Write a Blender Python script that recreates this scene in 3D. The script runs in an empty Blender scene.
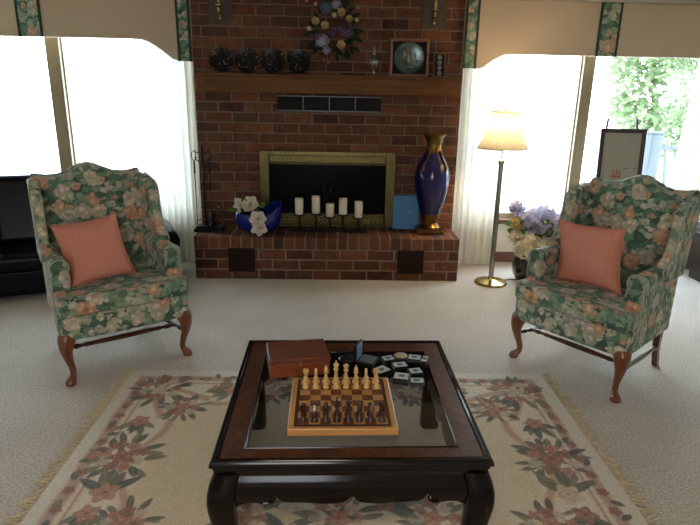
import bpy, math, random
import numpy as np
from mathutils import Vector, Matrix, Euler
R = math.radians
PI = math.pi
random.seed(7)
COL = bpy.context.scene.collection
SC = bpy.context.scene

# ------------------------------------------------------------------ colour / materials
def lin(c):
    return tuple((x / 12.92 if x <= .04045 else ((x + .055) / 1.055) ** 2.4) for x in c)
def rgb(r, g, b):
    return lin((r / 255, g / 255, b / 255)) + (1,)

class Mat:
    def __init__(s, name):
        s.m = bpy.data.materials.new(name); s.m.use_nodes = True
        s.nt = s.m.node_tree; s.bsdf = s.nt.nodes['Principled BSDF']; s.out = s.nt.nodes['Material Output']
    def n(s, t, **kw):
        nd = s.nt.nodes.new(t)
        for k, v in kw.items():
            if k.startswith('i_'):
                key = k[2:]; key = int(key) if key.isdigit() else key.replace('_', ' ')
                nd.inputs[key].default_value = v
            else: setattr(nd, k, v)
        return nd
    def l(s, a, ao, b, bi): s.nt.links.new(a.outputs[ao], b.inputs[bi])
    def set(s, **kw):
        for k, v in kw.items(): s.bsdf.inputs[k.replace('_', ' ')].default_value = v
    def ramp(s, pts, interp='LINEAR'):
        r = s.n('ShaderNodeValToRGB'); cr = r.color_ramp; cr.interpolation = interp
        while len(cr.elements) < len(pts): cr.elements.new(.5)
        for e, (p, c) in zip(cr.elements, pts): e.position = p; e.color = c
        return r
    def mix(s, fac, a, b, mode='MIX'):
        m = s.n('ShaderNodeMix', data_type='RGBA', blend_type=mode)
        for val, i in ((fac, 0), (a, 6), (b, 7)):
            if isinstance(val, tuple) and len(val) == 2 and not isinstance(val[0], (int, float)): s.nt.links.new(val[0].outputs[val[1]], m.inputs[i])
            else: m.inputs[i].default_value = val
        return m
    def math(s, op, a, b=0., clamp=False):
        m = s.n('ShaderNodeMath', operation=op); m.use_clamp = clamp
        for val, i in ((a, 0), (b, 1)):
            if isinstance(val, tuple): s.nt.links.new(val[0].outputs[val[1]], m.inputs[i])
            else: m.inputs[i].default_value = val
        return m
    def coords(s, scale=(1, 1, 1), rot=(0, 0, 0), loc=(0, 0, 0), kind='Object'):
        t = s.n('ShaderNodeTexCoord'); mp = s.n('ShaderNodeMapping')
        mp.inputs['Scale'].default_value = scale; mp.inputs['Rotation'].default_value = rot; mp.inputs['Location'].default_value = loc
        s.l(t, kind, mp, 0); return mp
    def bump(s, src, out, strength=.3, dist=.01):
        b = s.n('ShaderNodeBump'); b.inputs['Strength'].default_value = strength; b.inputs['Distance'].default_value = dist
        s.l(src, out, b, 'Height'); s.l(b, 0, s.bsdf, 'Normal')

def plain(name, c, rough=.5, metal=0., var=.12, scale=30., spec=.5, coat=0., emit=None, estr=0., bump=0.):
    m = Mat(name); m.set(Roughness=rough, Metallic=metal)
    m.bsdf.inputs['Specular IOR Level'].default_value = spec
    m.bsdf.inputs['Coat Weight'].default_value = coat; m.bsdf.inputs['Coat Roughness'].default_value = .08
    mp = m.coords(); nz = m.n('ShaderNodeTexNoise', i_Scale=scale, i_Detail=3.); m.l(mp, 0, nz, 'Vector')
    d = tuple(x * (1 - var) for x in c[:3]) + (1,); e = tuple(min(1, x * (1 + var)) for x in c[:3]) + (1,)
    r = m.ramp([(.3, d), (.7, e)]); m.l(nz, 0, r, 0); m.l(r, 0, m.bsdf, 'Base Color')
    if emit:
        m.bsdf.inputs['Emission Color'].default_value = emit; m.bsdf.inputs['Emission Strength'].default_value = estr
    if bump: m.bump(nz, 0, bump, .004)
    return m.m

def wood(name, c1, c2, rough=.35, axis='x', scale=1., coat=.3, spec=.5):
    m = Mat(name); m.set(Roughness=rough); m.bsdf.inputs['Coat Weight'].default_value = coat; m.bsdf.inputs['Coat Roughness'].default_value = .12
    m.bsdf.inputs['Specular IOR Level'].default_value = spec
    sc = {'x': (2, 22, 22), 'y': (22, 2, 22), 'z': (22, 22, 2)}[axis]
    mp = m.coords(tuple(v * scale for v in sc)); nz = m.n('ShaderNodeTexNoise', i_Scale=2.2, i_Detail=6., i_Roughness=.65, i_Distortion=.6)
    m.l(mp, 0, nz, 'Vector'); r = m.ramp([(.28, c1), (.72, c2)]); m.l(nz, 0, r, 0); m.l(r, 0, m.bsdf, 'Base Color')
    m.bump(nz, 0, .06, .003)
    return m.m

def attr_mat(name, rough=.9, attr='col', bumpscale=0., spec=.2):
    m = Mat(name); m.set(Roughness=rough); m.bsdf.inputs['Specular IOR Level'].default_value = spec
    a = m.n('ShaderNodeAttribute', attribute_name=attr)
    if bumpscale:
        mp = m.coords(); nz = m.n('ShaderNodeTexNoise', i_Scale=bumpscale, i_Detail=2.); m.l(mp, 0, nz, 'Vector')
        r = m.ramp([(.25, (.72, .72, .72, 1)), (.75, (1.1, 1.1, 1.1, 1))]); m.l(nz, 0, r, 0)
        mx = m.mix(1., (a, 'Color'), (r, 0), 'MULTIPLY'); m.l(mx, 2, m.bsdf, 'Base Color'); m.bump(nz, 0, .4, .004)
    else: m.l(a, 'Color', m.bsdf, 'Base Color')
    return m.m

def brick_mat(name, bw=.232, bh=.0865, mort=.009, horiz='x', soldier=False, topview=False, mcol=(122, 102, 87)):
    m = Mat(name); m.set(Roughness=.85); m.bsdf.inputs['Specular IOR Level'].default_value = .25
    t = m.n('ShaderNodeTexCoord'); sp = m.n('ShaderNodeSeparateXYZ'); cb = m.n('ShaderNodeCombineXYZ')
    m.l(t, 'Object', sp, 0)
    ge = m.n('ShaderNodeNewGeometry'); sn = m.n('ShaderNodeSeparateXYZ'); m.l(ge, 'True Normal', sn, 0)
    ax = m.math('ABSOLUTE', (sn, 0)); gx = m.math('GREATER_THAN', (ax, 0), .6)
    mxv = m.n('ShaderNodeMix', data_type='FLOAT'); m.l(gx, 0, mxv, 0); m.l(sp, 0, mxv, 2); m.l(sp, 1, mxv, 3)
    m.l(mxv, 0, cb, 0)
    if topview: m.l(sp, 1, cb, 1)
    else: m.l(sp, 2, cb, 1)
    # slight wobble of the joints
    nz0 = m.n('ShaderNodeTexNoise', i_Scale=9., i_Detail=2.); m.l(cb, 0, nz0, 'Vector')
    off = m.n('ShaderNodeVectorMath', operation='MULTIPLY_ADD'); m.l(nz0, 1, off, 0); off.inputs[1].default_value = (.012, .010, 0); m.l(cb, 0, off, 2)
    br = m.n('ShaderNodeTexBrick', offset=0. if soldier else .5)
    br.inputs['Color1'].default_value = (0, 0, 0, 1); br.inputs['Color2'].default_value = (1, 1, 1, 1); br.inputs['Mortar'].default_value = (.5, .5, .5, 1)
    br.inputs['Scale'].default_value = 1.; br.inputs['Mortar Size'].default_value = mort; br.inputs['Mortar Smooth'].default_value = .7
    br.inputs['Brick Width'].default_value = bw; br.inputs['Row Height'].default_value = bh
    m.l(off, 0, br, 'Vector')
    cols = m.ramp([(0, rgb(72, 46, 38)), (.18, rgb(104, 65, 46)), (.35, rgb(118, 72, 50)), (.5, rgb(84, 58, 46)), (.65, rgb(130, 83, 58)), (.8, rgb(92, 67, 54)), (1, rgb(112, 61, 44))])
    m.l(br, 'Color', cols, 0)
    nz = m.n('ShaderNodeTexNoise', i_Scale=16., i_Detail=7., i_Roughness=.72); m.l(t, 'Object', nz, 'Vector')
    rr = m.ramp([(.25, (.45, .46, .47, 1)), (.75, (1.32, 1.28, 1.24, 1))]); m.l(nz, 0, rr, 0)
    mm = m.mix(1., (cols, 0), (rr, 0), 'MULTIPLY')
    mo = m.mix((br, 'Fac'), (mm, 2), rgb(*mcol)); m.l(mo, 2, m.bsdf, 'Base Color')
    inv = m.math('SUBTRACT', 1., (br, 'Fac')); ad = m.math('MULTIPLY_ADD', (nz, 0), .35); m.l(inv, 0, ad, 2)
    m.bump(ad, 0, .8, .006)
    return m.m

def floral_mat(name, seed=0.):
    """chintz: peach, cream and blush blooms packed over grey-green leaves"""
    m = Mat(name); m.set(Roughness=.75); m.bsdf.inputs['Specular IOR Level'].default_value = .3; m.bsdf.inputs['Sheen Weight'].default_value = .15
    mp = m.coords(loc=(seed, seed * .7, seed * 1.3))
    wob = m.n('ShaderNodeTexNoise', i_Scale=28., i_Detail=2.); m.l(mp, 0, wob, 'Vector')
    dv = m.n('ShaderNodeVectorMath', operation='MULTIPLY_ADD'); m.l(wob, 1, dv, 0); dv.inputs[1].default_value = (.03, .03, .03); m.l(mp, 0, dv, 2)
    # leaves
    mp2 = m.n('ShaderNodeMapping'); mp2.inputs['Rotation'].default_value = (.5, .9, .6); mp2.inputs['Scale'].default_value = (24, 50, 32); m.l(dv, 0, mp2, 0)
    lv = m.n('ShaderNodeTexVoronoi', i_Scale=1.); m.l(mp2, 0, lv, 'Vector')
    sx = m.n('ShaderNodeSeparateColor'); m.l(lv, 'Color', sx, 0)
    leafc = m.ramp([(0, rgb(80, 108, 88)), (.2, rgb(112, 142, 116)), (.4, rgb(92, 122, 100)), (.55, rgb(134, 156, 130)), (.7, rgb(72, 92, 80)), (.78, rgb(158, 166, 142)), (.88, rgb(190, 186, 164))], 'CONSTANT')
    m.l(sx, 0, leafc, 0)
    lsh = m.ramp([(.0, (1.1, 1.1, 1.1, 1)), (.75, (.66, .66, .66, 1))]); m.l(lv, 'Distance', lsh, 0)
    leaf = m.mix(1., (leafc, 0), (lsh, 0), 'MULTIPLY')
    base = leaf
    # two layers of blooms
    for k, (sc, lo, pal) in enumerate(((19., .52, [(0, rgb(190, 186, 166)), (.4, rgb(206, 196, 170)), (.6, rgb(204, 160, 128)), (.8, rgb(158, 172, 146))]),
                                       (9.6, .56, [(0, rgb(212, 164, 134)), (.28, rgb(212, 200, 176)), (.5, rgb(212, 172, 144)), (.68, rgb(208, 192, 174)), (.85, rgb(188, 184, 166))]))):
        mpk = m.n('ShaderNodeMapping'); mpk.inputs['Location'].default_value = (3.1 * k, 1.7, .4); mpk.inputs['Scale'].default_value = (sc, sc, sc); m.l(dv, 0, mpk, 0)
        v = m.n('ShaderNodeTexVoronoi', i_Scale=1., i_Randomness=.85); m.l(mpk, 0, v, 'Vector')
        p = m.n('ShaderNodeTexVoronoi', i_Scale=3.4); m.l(mpk, 0, p, 'Vector')
        dd = m.math('MULTIPLY_ADD', (p, 'Distance'), .22); m.l(v, 'Distance', dd, 2)
        mask = m.ramp([(lo, (1, 1, 1, 1)), (lo + .04, (0, 0, 0, 1))]); m.l(dd, 0, mask, 0)
        s2 = m.n('ShaderNodeSeparateColor'); m.l(v, 'Color', s2, 0)
        has = m.math('GREATER_THAN', (s2, 1), (.22 if k else .6)); mk = m.math('MULTIPLY', (mask, 0), (has, 0))
        fc = m.ramp(pal, 'CONSTANT'); m.l(s2, 0, fc, 0)
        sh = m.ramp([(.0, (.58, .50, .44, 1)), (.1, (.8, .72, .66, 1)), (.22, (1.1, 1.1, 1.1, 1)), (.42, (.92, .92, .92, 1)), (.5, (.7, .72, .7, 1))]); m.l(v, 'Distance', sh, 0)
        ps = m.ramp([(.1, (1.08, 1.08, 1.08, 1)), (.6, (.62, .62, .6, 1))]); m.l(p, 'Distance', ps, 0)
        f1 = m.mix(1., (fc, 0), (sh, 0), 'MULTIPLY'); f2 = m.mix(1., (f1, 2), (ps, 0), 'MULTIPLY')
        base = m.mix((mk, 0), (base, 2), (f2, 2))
    m.l(base, 2, m.bsdf, 'Base Color')
    w = m.n('ShaderNodeTexNoise', i_Scale=600., i_Detail=1.); m.l(mp, 0, w, 'Vector'); m.bump(w, 0, .15, .002)
    return m.m

def carpet_mat():
    m = Mat('carpet_pile'); m.set(Roughness=.95); m.bsdf.inputs['Specular IOR Level'].default_value = .1; m.bsdf.inputs['Sheen Weight'].default_value = .2
    mp = m.coords(); a = m.n('ShaderNodeTexNoise', i_Scale=95., i_Detail=4., i_Roughness=.75); b = m.n('ShaderNodeTexNoise', i_Scale=2.5, i_Detail=3.)
    m.l(mp, 0, a, 'Vector'); m.l(mp, 0, b, 'Vector')
    r = m.ramp([(.3, rgb(146, 139, 131)), (.7, rgb(234, 222, 208))]); m.l(a, 0, r, 0)
    r2 = m.ramp([(.3, (.93, .93, .93, 1)), (.7, (1.05, 1.05, 1.05, 1))]); m.l(b, 0, r2, 0)
    x = m.mix(1., (r, 0), (r2, 0), 'MULTIPLY'); m.l(x, 2, m.bsdf, 'Base Color'); m.bump(a, 0, .8, .008)
    return m.m

def sheer_mat():
    m = Mat('sheer_voile'); nt = m.nt
    d = m.n('ShaderNodeBsdfDiffuse'); t = m.n('ShaderNodeBsdfTranslucent'); p = m.n('ShaderNodeBsdfTransparent')
    mp = m.coords((400, 400, 400)); nz = m.n('ShaderNodeTexNoise', i_Scale=1.); m.l(mp, 0, nz, 'Vector')
    r = m.ramp([(.3, rgb(228, 224, 212)), (.7, rgb(244, 241, 230))]); m.l(nz, 0, r, 0)
    m.l(r, 0, d, 0); m.l(r, 0, t, 0)
    a = m.n('ShaderNodeMixShader', i_Fac=.13); m.l(d, 0, a, 1); m.l(t, 0, a, 2)
    b = m.n('ShaderNodeMixShader', i_Fac=.018); m.l(a, 0, b, 1); m.l(p, 0, b, 2); m.l(b, 0, m.out, 0)
    return m.m

def glass_mat(name, tint=(1, 1, 1, 1), refl=.5, rough=.02):
    m = Mat(name)
    p = m.n('ShaderNodeBsdfTransparent'); p.inputs[0].default_value = tint
    g = m.n('ShaderNodeBsdfGlossy'); g.inputs['Roughness'].default_value = rough
    f = m.n('ShaderNodeLayerWeight', i_Blend=.5); f5 = m.math('POWER', (f, 'Facing'), 4.); f6 = m.math('MULTIPLY_ADD', (f5, 0), .9); f6.inputs[2].default_value = .04; k = m.math('MULTIPLY', (f6, 0), refl, True)
    x = m.n('ShaderNodeMixShader'); m.l(k, 0, x, 0); m.l(p, 0, x, 1); m.l(g, 0, x, 2); m.l(x, 0, m.out, 0)
    return m.m

def translucent_mat(name, c, tr=.4):
    m = Mat(name); d = m.n('ShaderNodeBsdfDiffuse'); t = m.n('ShaderNodeBsdfTranslucent')
    mp = m.coords(); nz = m.n('ShaderNodeTexNoise', i_Scale=40.); m.l(mp, 0, nz, 'Vector')
    r = m.ramp([(.3, tuple(x * .85 for x in c[:3]) + (1,)), (.7, c)]); m.l(nz, 0, r, 0); m.l(r, 0, d, 0); m.l(r, 0, t, 0)
    a = m.n('ShaderNodeMixShader', i_Fac=tr); m.l(d, 0, a, 1); m.l(t, 0, a, 2); m.l(a, 0, m.out, 0)
    return m.m

def burl_mat():
    m = Mat('burl_veneer'); m.set(Roughness=.3); m.bsdf.inputs['Specular IOR Level'].default_value = .3; m.bsdf.inputs['Coat Weight'].default_value = .0; m.bsdf.inputs['Coat Roughness'].default_value = .08
    mp = m.coords((7, 7, 7)); a = m.n('ShaderNodeTexNoise', i_Scale=2., i_Detail=7., i_Roughness=.7, i_Distortion=2.2); m.l(mp, 0, a, 'Vector')
    r = m.ramp([(.25, rgb(32, 15, 7)), (.5, rgb(74, 38, 17)), (.72, rgb(108, 60, 27))]); m.l(a, 0, r, 0); m.l(r, 0, m.bsdf, 'Base Color')
    return m.m

M = {}
M['brick'] = brick_mat('red_brick'); M['hbrick'] = brick_mat('hearth_brick', bh=.0907, mort=.010, mcol=(136, 114, 99)); M['rowlock'] = brick_mat('rowlock_brick', bw=.0905, bh=.24, soldier=True, mort=.010, mcol=(132, 108, 94))
M['bricktop'] = brick_mat('hearth_top_brick', bw=.0905, bh=.24, soldier=True, topview=True, mort=.010, mcol=(132, 108, 94))
M['carpet'] = carpet_mat()
M['cream_wall'] = plain('cream_paint', rgb(214, 206, 190), .8, scale=4, var=.03)
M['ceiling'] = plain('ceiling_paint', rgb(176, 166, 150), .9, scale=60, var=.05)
M['oak'] = wood('oak_trim', rgb(78, 46, 26), rgb(116, 72, 42), .4)
M['mantel'] = wood('mantel_oak', rgb(78, 48, 24), rgb(118, 76, 40), .6, scale=.8, coat=0, spec=.2)
M['winframe'] = plain('window_frame_paint', rgb(142, 126, 98), .5, var=.05)
M['glass'] = glass_mat('window_glass', (.97, .985, .98, 1), .5)
M['sheer'] = sheer_mat()
M['valance'] = plain('valance_linen', rgb(188, 166, 140), .85, scale=220, var=.08, bump=.1)
M['band'] = floral_mat('valance_band_chintz', 3.3)
M['green_welt'] = plain('dark_green_welt', rgb(40, 54, 46), .8)
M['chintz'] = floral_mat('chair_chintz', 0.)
M['welt'] = plain('pale_welt', rgb(150, 158, 138), .8)
M['cherry'] = wood('cherry_leg', rgb(80, 38, 17), rgb(130, 70, 34), .28, 'z', coat=.5)
M['cherry_dark'] = wood('dark_stretcher_wood', rgb(46, 20, 10), rgb(84, 42, 22), .28, 'x', coat=.5)
M['salmon'] = plain('salmon_weave', rgb(208, 134, 114), .85, scale=160, var=.14, bump=.25)
M['leather'] = plain('black_leather', rgb(10, 11, 17), .3, var=.25, scale=14, bump=.1, spec=.12)
M['black_lacquer'] = plain('black_lacquer', rgb(12, 7, 7), .13, var=.2, scale=8, coat=.0, spec=.24)
M['rim'] = wood('black_rim_wood', rgb(7, 5, 7), rgb(12, 8, 9), .12, coat=.0, spec=.35)
M['burl'] = burl_mat()
M['table_glass'] = glass_mat('table_glass', (.68, .67, .66, 1), .6, .04)
M['brass'] = plain('antique_brass', rgb(176, 156, 96), .3, 1., var=.15, scale=18)
M['brass_dark'] = plain('aged_brass', rgb(96, 88, 56), .34, 1., var=.2, scale=22)
M['brass_bright'] = plain('polished_brass', rgb(176, 150, 90), .2, 1., var=.1)
M['sconce_plate'] = plain('olive_brown_plate', rgb(66, 50, 32), .5, var=.2)
M['pole'] = plain('satin_brass_pole', rgb(150, 146, 134), .26, 1., var=.1)
M['gold'] = plain('gilt_porcelain', rgb(122, 92, 46), .28, 1., var=.3, scale=40)
M['iron'] = plain('black_iron', rgb(20, 19, 20), .5, .6, var=.2)
M['soot'] = plain('dark_firebox', rgb(7, 7, 8), .8)
M['fireglass'] = plain('smoked_fire_glass', rgb(6, 6, 7), .25, var=.1, spec=.06)
M['vent_dark'] = plain('brown_vent_metal', rgb(40, 23, 18), .6, 0., spec=.15)
M['chrome'] = plain('dull_chrome', rgb(86, 86, 88), .4, 1.)
M['cobalt'] = plain('cobalt_glaze', rgb(20, 30, 118), .12, var=.2, scale=6, coat=.2)
M['cobalt_dark'] = plain('deep_cobalt_porcelain', rgb(17, 15, 72), .1, var=.1, scale=5, coat=.15)
M['candle'] = plain('ivory_wax', rgb(216, 204, 184), .55, var=.05)
M['wick'] = plain('charred_wick', rgb(26, 22, 20), .9)
M['petal_white'] = translucent_mat('white_petal', rgb(232, 220, 204), .25)
M['petal_cream'] = translucent_mat('cream_petal', rgb(232, 222, 196), .3)
M['petal_yellow'] = translucent_mat('pale_yellow_petal', rgb(212, 190, 128), .2)
M['petal_lilac'] = translucent_mat('lilac_petal', rgb(198, 194, 218), .35)
M['petal_mauve'] = translucent_mat('mauve_petal', rgb(122, 96, 122), .2)
M['petal_blue'] = translucent_mat('blue_grey_petal', rgb(116, 126, 150), .2)
M['leafg'] = translucent_mat('silk_leaf', rgb(92, 116, 62), .3)
M['leafd'] = translucent_mat('dark_silk_leaf', rgb(48, 66, 46), .2)
M['stamen'] = plain('stamen_yellow', rgb(176, 130, 50), .7)
M['stem'] = plain('green_stem', rgb(64, 84, 44), .7)
M['black_vase'] = plain('black_glazed_pot', rgb(10, 14, 20), .18, var=.3, coat=.6)
M['blue_board'] = plain('sky_blue_card', rgb(52, 122, 176), .5, var=.05)
M['blue_print'] = plain('pale_gold_print', rgb(160, 170, 150), .5)
M['dark_plate'] = plain('black_porcelain', rgb(12, 13, 14), .12, var=.2, coat=.6)
M['plate_gilt'] = plain('plate_gold_motif', rgb(112, 104, 72), .4, .3)
M['plate_white'] = plain('plate_white_motif', rgb(128, 128, 118), .4)
M['walnut'] = wood('frame_walnut', rgb(100, 58, 30), rgb(146, 88, 48), .35, 'x', 2.)
M['black_mat'] = plain('black_velvet_mat', rgb(12, 11, 13), .8)
M['pewter'] = plain('green_pewter', rgb(84, 98, 94), .25, .75, var=.4, scale=26)
M['pewter_light'] = plain('pale_pewter_relief', rgb(140, 126, 108), .35, .5, var=.3)
M['crystal'] = glass_mat('clear_crystal', (.8, .82, .85, 1), 4., .12)
M['photo_grey'] = plain('grey_miniature', rgb(132, 128, 122), .5, var=.5, scale=90)
M['shade'] = translucent_mat('linen_lampshade', rgb(240, 222, 184), .13)
M['shade_trim'] = plain('shade_braid', rgb(186, 160, 116), .7)
M['bulb'] = plain('glowing_bulb', rgb(255, 240, 210), .5, emit=(1., .78, .5, 1), estr=260.)
M['cord'] = plain('brown_cord', rgb(120, 88, 56), .6)
M['easel'] = wood('dark_easel_wood', rgb(42, 28, 24), rgb(68, 46, 38), .4, 'z')
M['paper'] = plain('print_paper', rgb(160, 157, 142), .7, var=.04, scale=8)
M['ink_red'] = plain('red_ink', rgb(160, 92, 92), .7)
M['ink_grey'] = plain('grey_ink', rgb(104, 104, 100), .7)
M['dark_cabinet'] = wood('ebony_cabinet', rgb(22, 14, 12), rgb(44, 28, 22), .35, 'x')
M['boxwood'] = plain('boxwood', rgb(216, 176, 112), .35, var=.1, coat=.2)
M['rosewood'] = plain('rosewood', rgb(56, 28, 18), .28, var=.25, coat=.4)
M['maple'] = wood('board_maple', rgb(176, 122, 66), rgb(206, 152, 90), .35, 'x', 1.5)
M['sq_light'] = wood('light_square', rgb(170, 124, 70), rgb(192, 144, 86), .3, 'x', 2)
M['sq_dark'] = wood('dark_square', rgb(84, 42, 20), rgb(112, 58, 28), .3, 'x', 2)
M['board_line'] = wood('board_inlay', rgb(60, 28, 14), rgb(84, 40, 20), .3)
M['mahog'] = wood('mahogany_box', rgb(104, 46, 22), rgb(148, 76, 38), .35, 'x', 1.2, coat=.2)
M['mahog_lid'] = wood('mahogany_lid', rgb(84, 40, 26), rgb(118, 62, 42), .35, 'x', 1.2, coat=.2)
M['case_black'] = plain('black_leatherette', rgb(12, 13, 18), .35, var=.2)
M['case_white'] = plain('silver_lid_plate', rgb(196, 204, 204), .3, .2, var=.3, scale=60)
M['case_mark'] = plain('grey_lid_emblem', rgb(92, 98, 104), .5)
M['case_tan'] = plain('tan_lid_disc', rgb(176, 158, 120), .45)
M['case_blue'] = plain('blue_satin', rgb(92, 140, 178), .3)
M['fringe'] = plain('cotton_fringe', rgb(204, 186, 154), .9, var=.2)
M['rug'] = attr_mat('carved_wool_rug', .95, 'col', 220., .1)
M['ground'] = plain('pale_patio', rgb(214, 216, 214), .9, scale=2, var=.05)
M['foliage'] = translucent_mat('sunlit_leaf', rgb(124, 138, 100), .4)
M['bark'] = plain('bark', rgb(96, 84, 70), .9, scale=8, var=.3)
M['deck_blue'] = plain('blue_grey_deck_paint', rgb(44, 50, 54), .7)
M['deck_green'] = plain('green_grey_baluster', rgb(52, 72, 60), .7)

# ------------------------------------------------------------------ mesh builder
class MB:
    def __init__(s): s.v = []; s.f = []; s.mi = []; s.cur = 0
    def add(s, vs, fs, T=None):
        k = len(s.v)
        for p in vs:
            p = Vector(p); s.v.append(tuple(T @ p) if T is not None else tuple(p))
        for f in fs: s.f.append(tuple(i + k for i in f)); s.mi.append(s.cur)
        return s
    def box(s, x0, x1, y0, y1, z0, z1, T=None):
        v = [(x0, y0, z0), (x1, y0, z0), (x1, y1, z0), (x0, y1, z0), (x0, y0, z1), (x1, y0, z1), (x1, y1, z1), (x0, y1, z1)]
        return s.add(v, [(0, 3, 2, 1), (4, 5, 6, 7), (0, 1, 5, 4), (1, 2, 6, 5), (2, 3, 7, 6), (3, 0, 4, 7)], T)
    def prism(s, poly, axis, a, b, T=None):
        """poly: 2-D points; axis 'z': (x,y), 'x': (y,z), 'y': (x,z)"""
        n = len(poly); vs = []
        for t in (a, b):
            for p, q in poly: vs.append({'z': (p, q, t), 'x': (t, p, q), 'y': (p, t, q)}[axis])
        fs = [tuple(range(n)), tuple(range(2 * n - 1, n - 1, -1))] + [(i, i + n, (i + 1) % n + n, (i + 1) % n) for i in range(n)]
        return s.add(vs, fs, T)
    def loft(s, rings, close=True, caps=True, T=None):
        n = len(rings[0]); vs = [p for r in rings for p in r]; fs = []
        for k in range(len(rings) - 1):
            for i in range(n if close else n - 1):
                j = (i + 1) % n; fs.append((k * n + i, k * n + j, (k + 1) * n + j, (k + 1) * n + i))
        if caps: fs += [tuple(range(n - 1, -1, -1)), tuple(range((len(rings) - 1) * n, len(rings) * n))]
        return s.add(vs, fs, T)
    def lathe(s, prof, c=(0, 0, 0), seg=20, T=None, caps=True):
        rings = [[(c[0] + r * math.cos(2 * PI * i / seg), c[1] + r * math.sin(2 * PI * i / seg), c[2] + z) for i in range(seg)] for r, z in prof]
        return s.loft(rings, True, caps, T)
    def tube(s, path, rad, seg=10, T=None, caps=True):
        path = [Vector(p) for p in path]; n = len(path)
        if not isinstance(rad, (list, tuple)): rad = [rad] * n
        rings = []; up = None
        for i, p in enumerate(path):
            t = (path[min(i + 1, n - 1)] - path[max(i - 1, 0)]).normalized()
            if up is None:
                up = Vector((0, 0, 1)) if abs(t.z) < .9 else Vector((1, 0, 0))
            x = t.cross(up).normalized(); y = x.cross(t).normalized(); up = y
            rings.append([p + rad[i] * (math.cos(2 * PI * k / seg) * x + math.sin(2 * PI * k / seg) * y) for k in range(seg)])
        return s.loft(rings, True, caps, T)
    def ball(s, c, r, sc=(1, 1, 1), seg=12, rings=8, T=None):
        prof = []
        vs = []; fs = []
        for j in range(rings + 1):
            a = PI * j / rings
            for i in range(seg):
                b = 2 * PI * i / seg
                vs.append((c[0] + r * sc[0] * math.sin(a) * math.cos(b), c[1] + r * sc[1] * math.sin(a) * math.sin(b), c[2] - r * sc[2] * math.cos(a)))
        for j in range(rings):
            for i in range(seg):
                k = (i + 1) % seg; fs.append((j * seg + i, j * seg + k, (j + 1) * seg + k, (j + 1) * seg + i))
        return s.add(vs, fs, T)
    def grid(s, fn, nu, nv, T=None):
        vs = [fn(i / nu, j / nv) for j in range(nv + 1) for i in range(nu + 1)]
        fs = [(j * (nu + 1) + i, j * (nu + 1) + i + 1, (j + 1) * (nu + 1) + i + 1, (j + 1) * (nu + 1) + i) for j in range(nv) for i in range(nu)]
        return s.add(vs, fs, T)
    def petal(s, c, d, nrm, L, W, cup=.3, n=4):
        """leaf or petal from c along d, facing nrm"""
        d = Vector(d).normalized(); nrm = Vector(nrm); nrm = (nrm - d * nrm.dot(d))
        nrm = nrm.normalized() if nrm.length > 1e-4 else d.orthogonal().normalized()
        sd = d.cross(nrm); c = Vector(c)
        def fn(u, v):
            w = W * .5 * math.sin(PI * min(1, .12 + .86 * v)) ** .7; a = (u - .5) * 2
            return c + d * (L * v * (1 - .15 * cup * v)) + sd * (a * w) + nrm * (cup * L * (.9 * v * v - .25 * v) + cup * W * .35 * a * a * math.sin(PI * v))
        return s.grid(fn, 2, n)

def obj(name, mb, mat, parent=None, loc=(0, 0, 0), rot=(0, 0, 0), bevel=0., seg=2, smooth=True, angle=40, sub=0, doubles=False):
    me = bpy.data.meshes.new(name); me.from_pydata(mb.v, [], mb.f); me.validate()
    mats = mat if isinstance(mat, (list, tuple)) else [mat]
    for m in mats: me.materials.append(m)
    if len(mats) > 1: me.polygons.foreach_set('material_index', mb.mi)
    import bmesh
    bm = bmesh.new(); bm.from_mesh(me)
    if doubles: bmesh.ops.remove_doubles(bm, verts=bm.verts, dist=1e-5)
    bmesh.ops.recalc_face_normals(bm, faces=bm.faces); bm.to_mesh(me); bm.free()
    if smooth:
        me.polygons.foreach_set('use_smooth', [True] * len(me.polygons)); me.set_sharp_from_angle(angle=R(angle))
    me.update()
    o = bpy.data.objects.new(name, me); COL.objects.link(o); o.location = loc; o.rotation_euler = rot
    if parent: o.parent = parent
    if bevel:
        b = o.modifiers.new('bevel', 'BEVEL'); b.width = bevel; b.segments = seg; b.limit_method = 'ANGLE'; b.angle_limit = R(35); b.harden_normals = True
    if sub:
        b = o.modifiers.new('sub', 'SUBSURF'); b.levels = sub; b.render_levels = sub
    return o
def tag(o, label, cat, group=None, kind=None):
    o['label'] = label; o['category'] = cat
    if group: o['group'] = group
    if kind: o['kind'] = kind
    return o
def thing(name, label, cat, loc=(0, 0, 0), rz=0., group=None, kind=None, rot=None):
    o = bpy.data.objects.new(name, None); COL.objects.link(o); o.location = loc
    o.rotation_euler = rot if rot else (0, 0, rz); o.empty_display_size = .05
    return tag(o, label, cat, group, kind)
def dup(root, loc, rot, label, group=None):
    r = root.copy(); COL.objects.link(r); r.location = loc; r.rotation_euler = rot; r['label'] = label
    if group: r['group'] = group
    for ch in list(root.children):
        c = ch.copy(); COL.objects.link(c); c.parent = r
        for g in list(ch.children):
            d = g.copy(); COL.objects.link(d); d.parent = c
    return r

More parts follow.
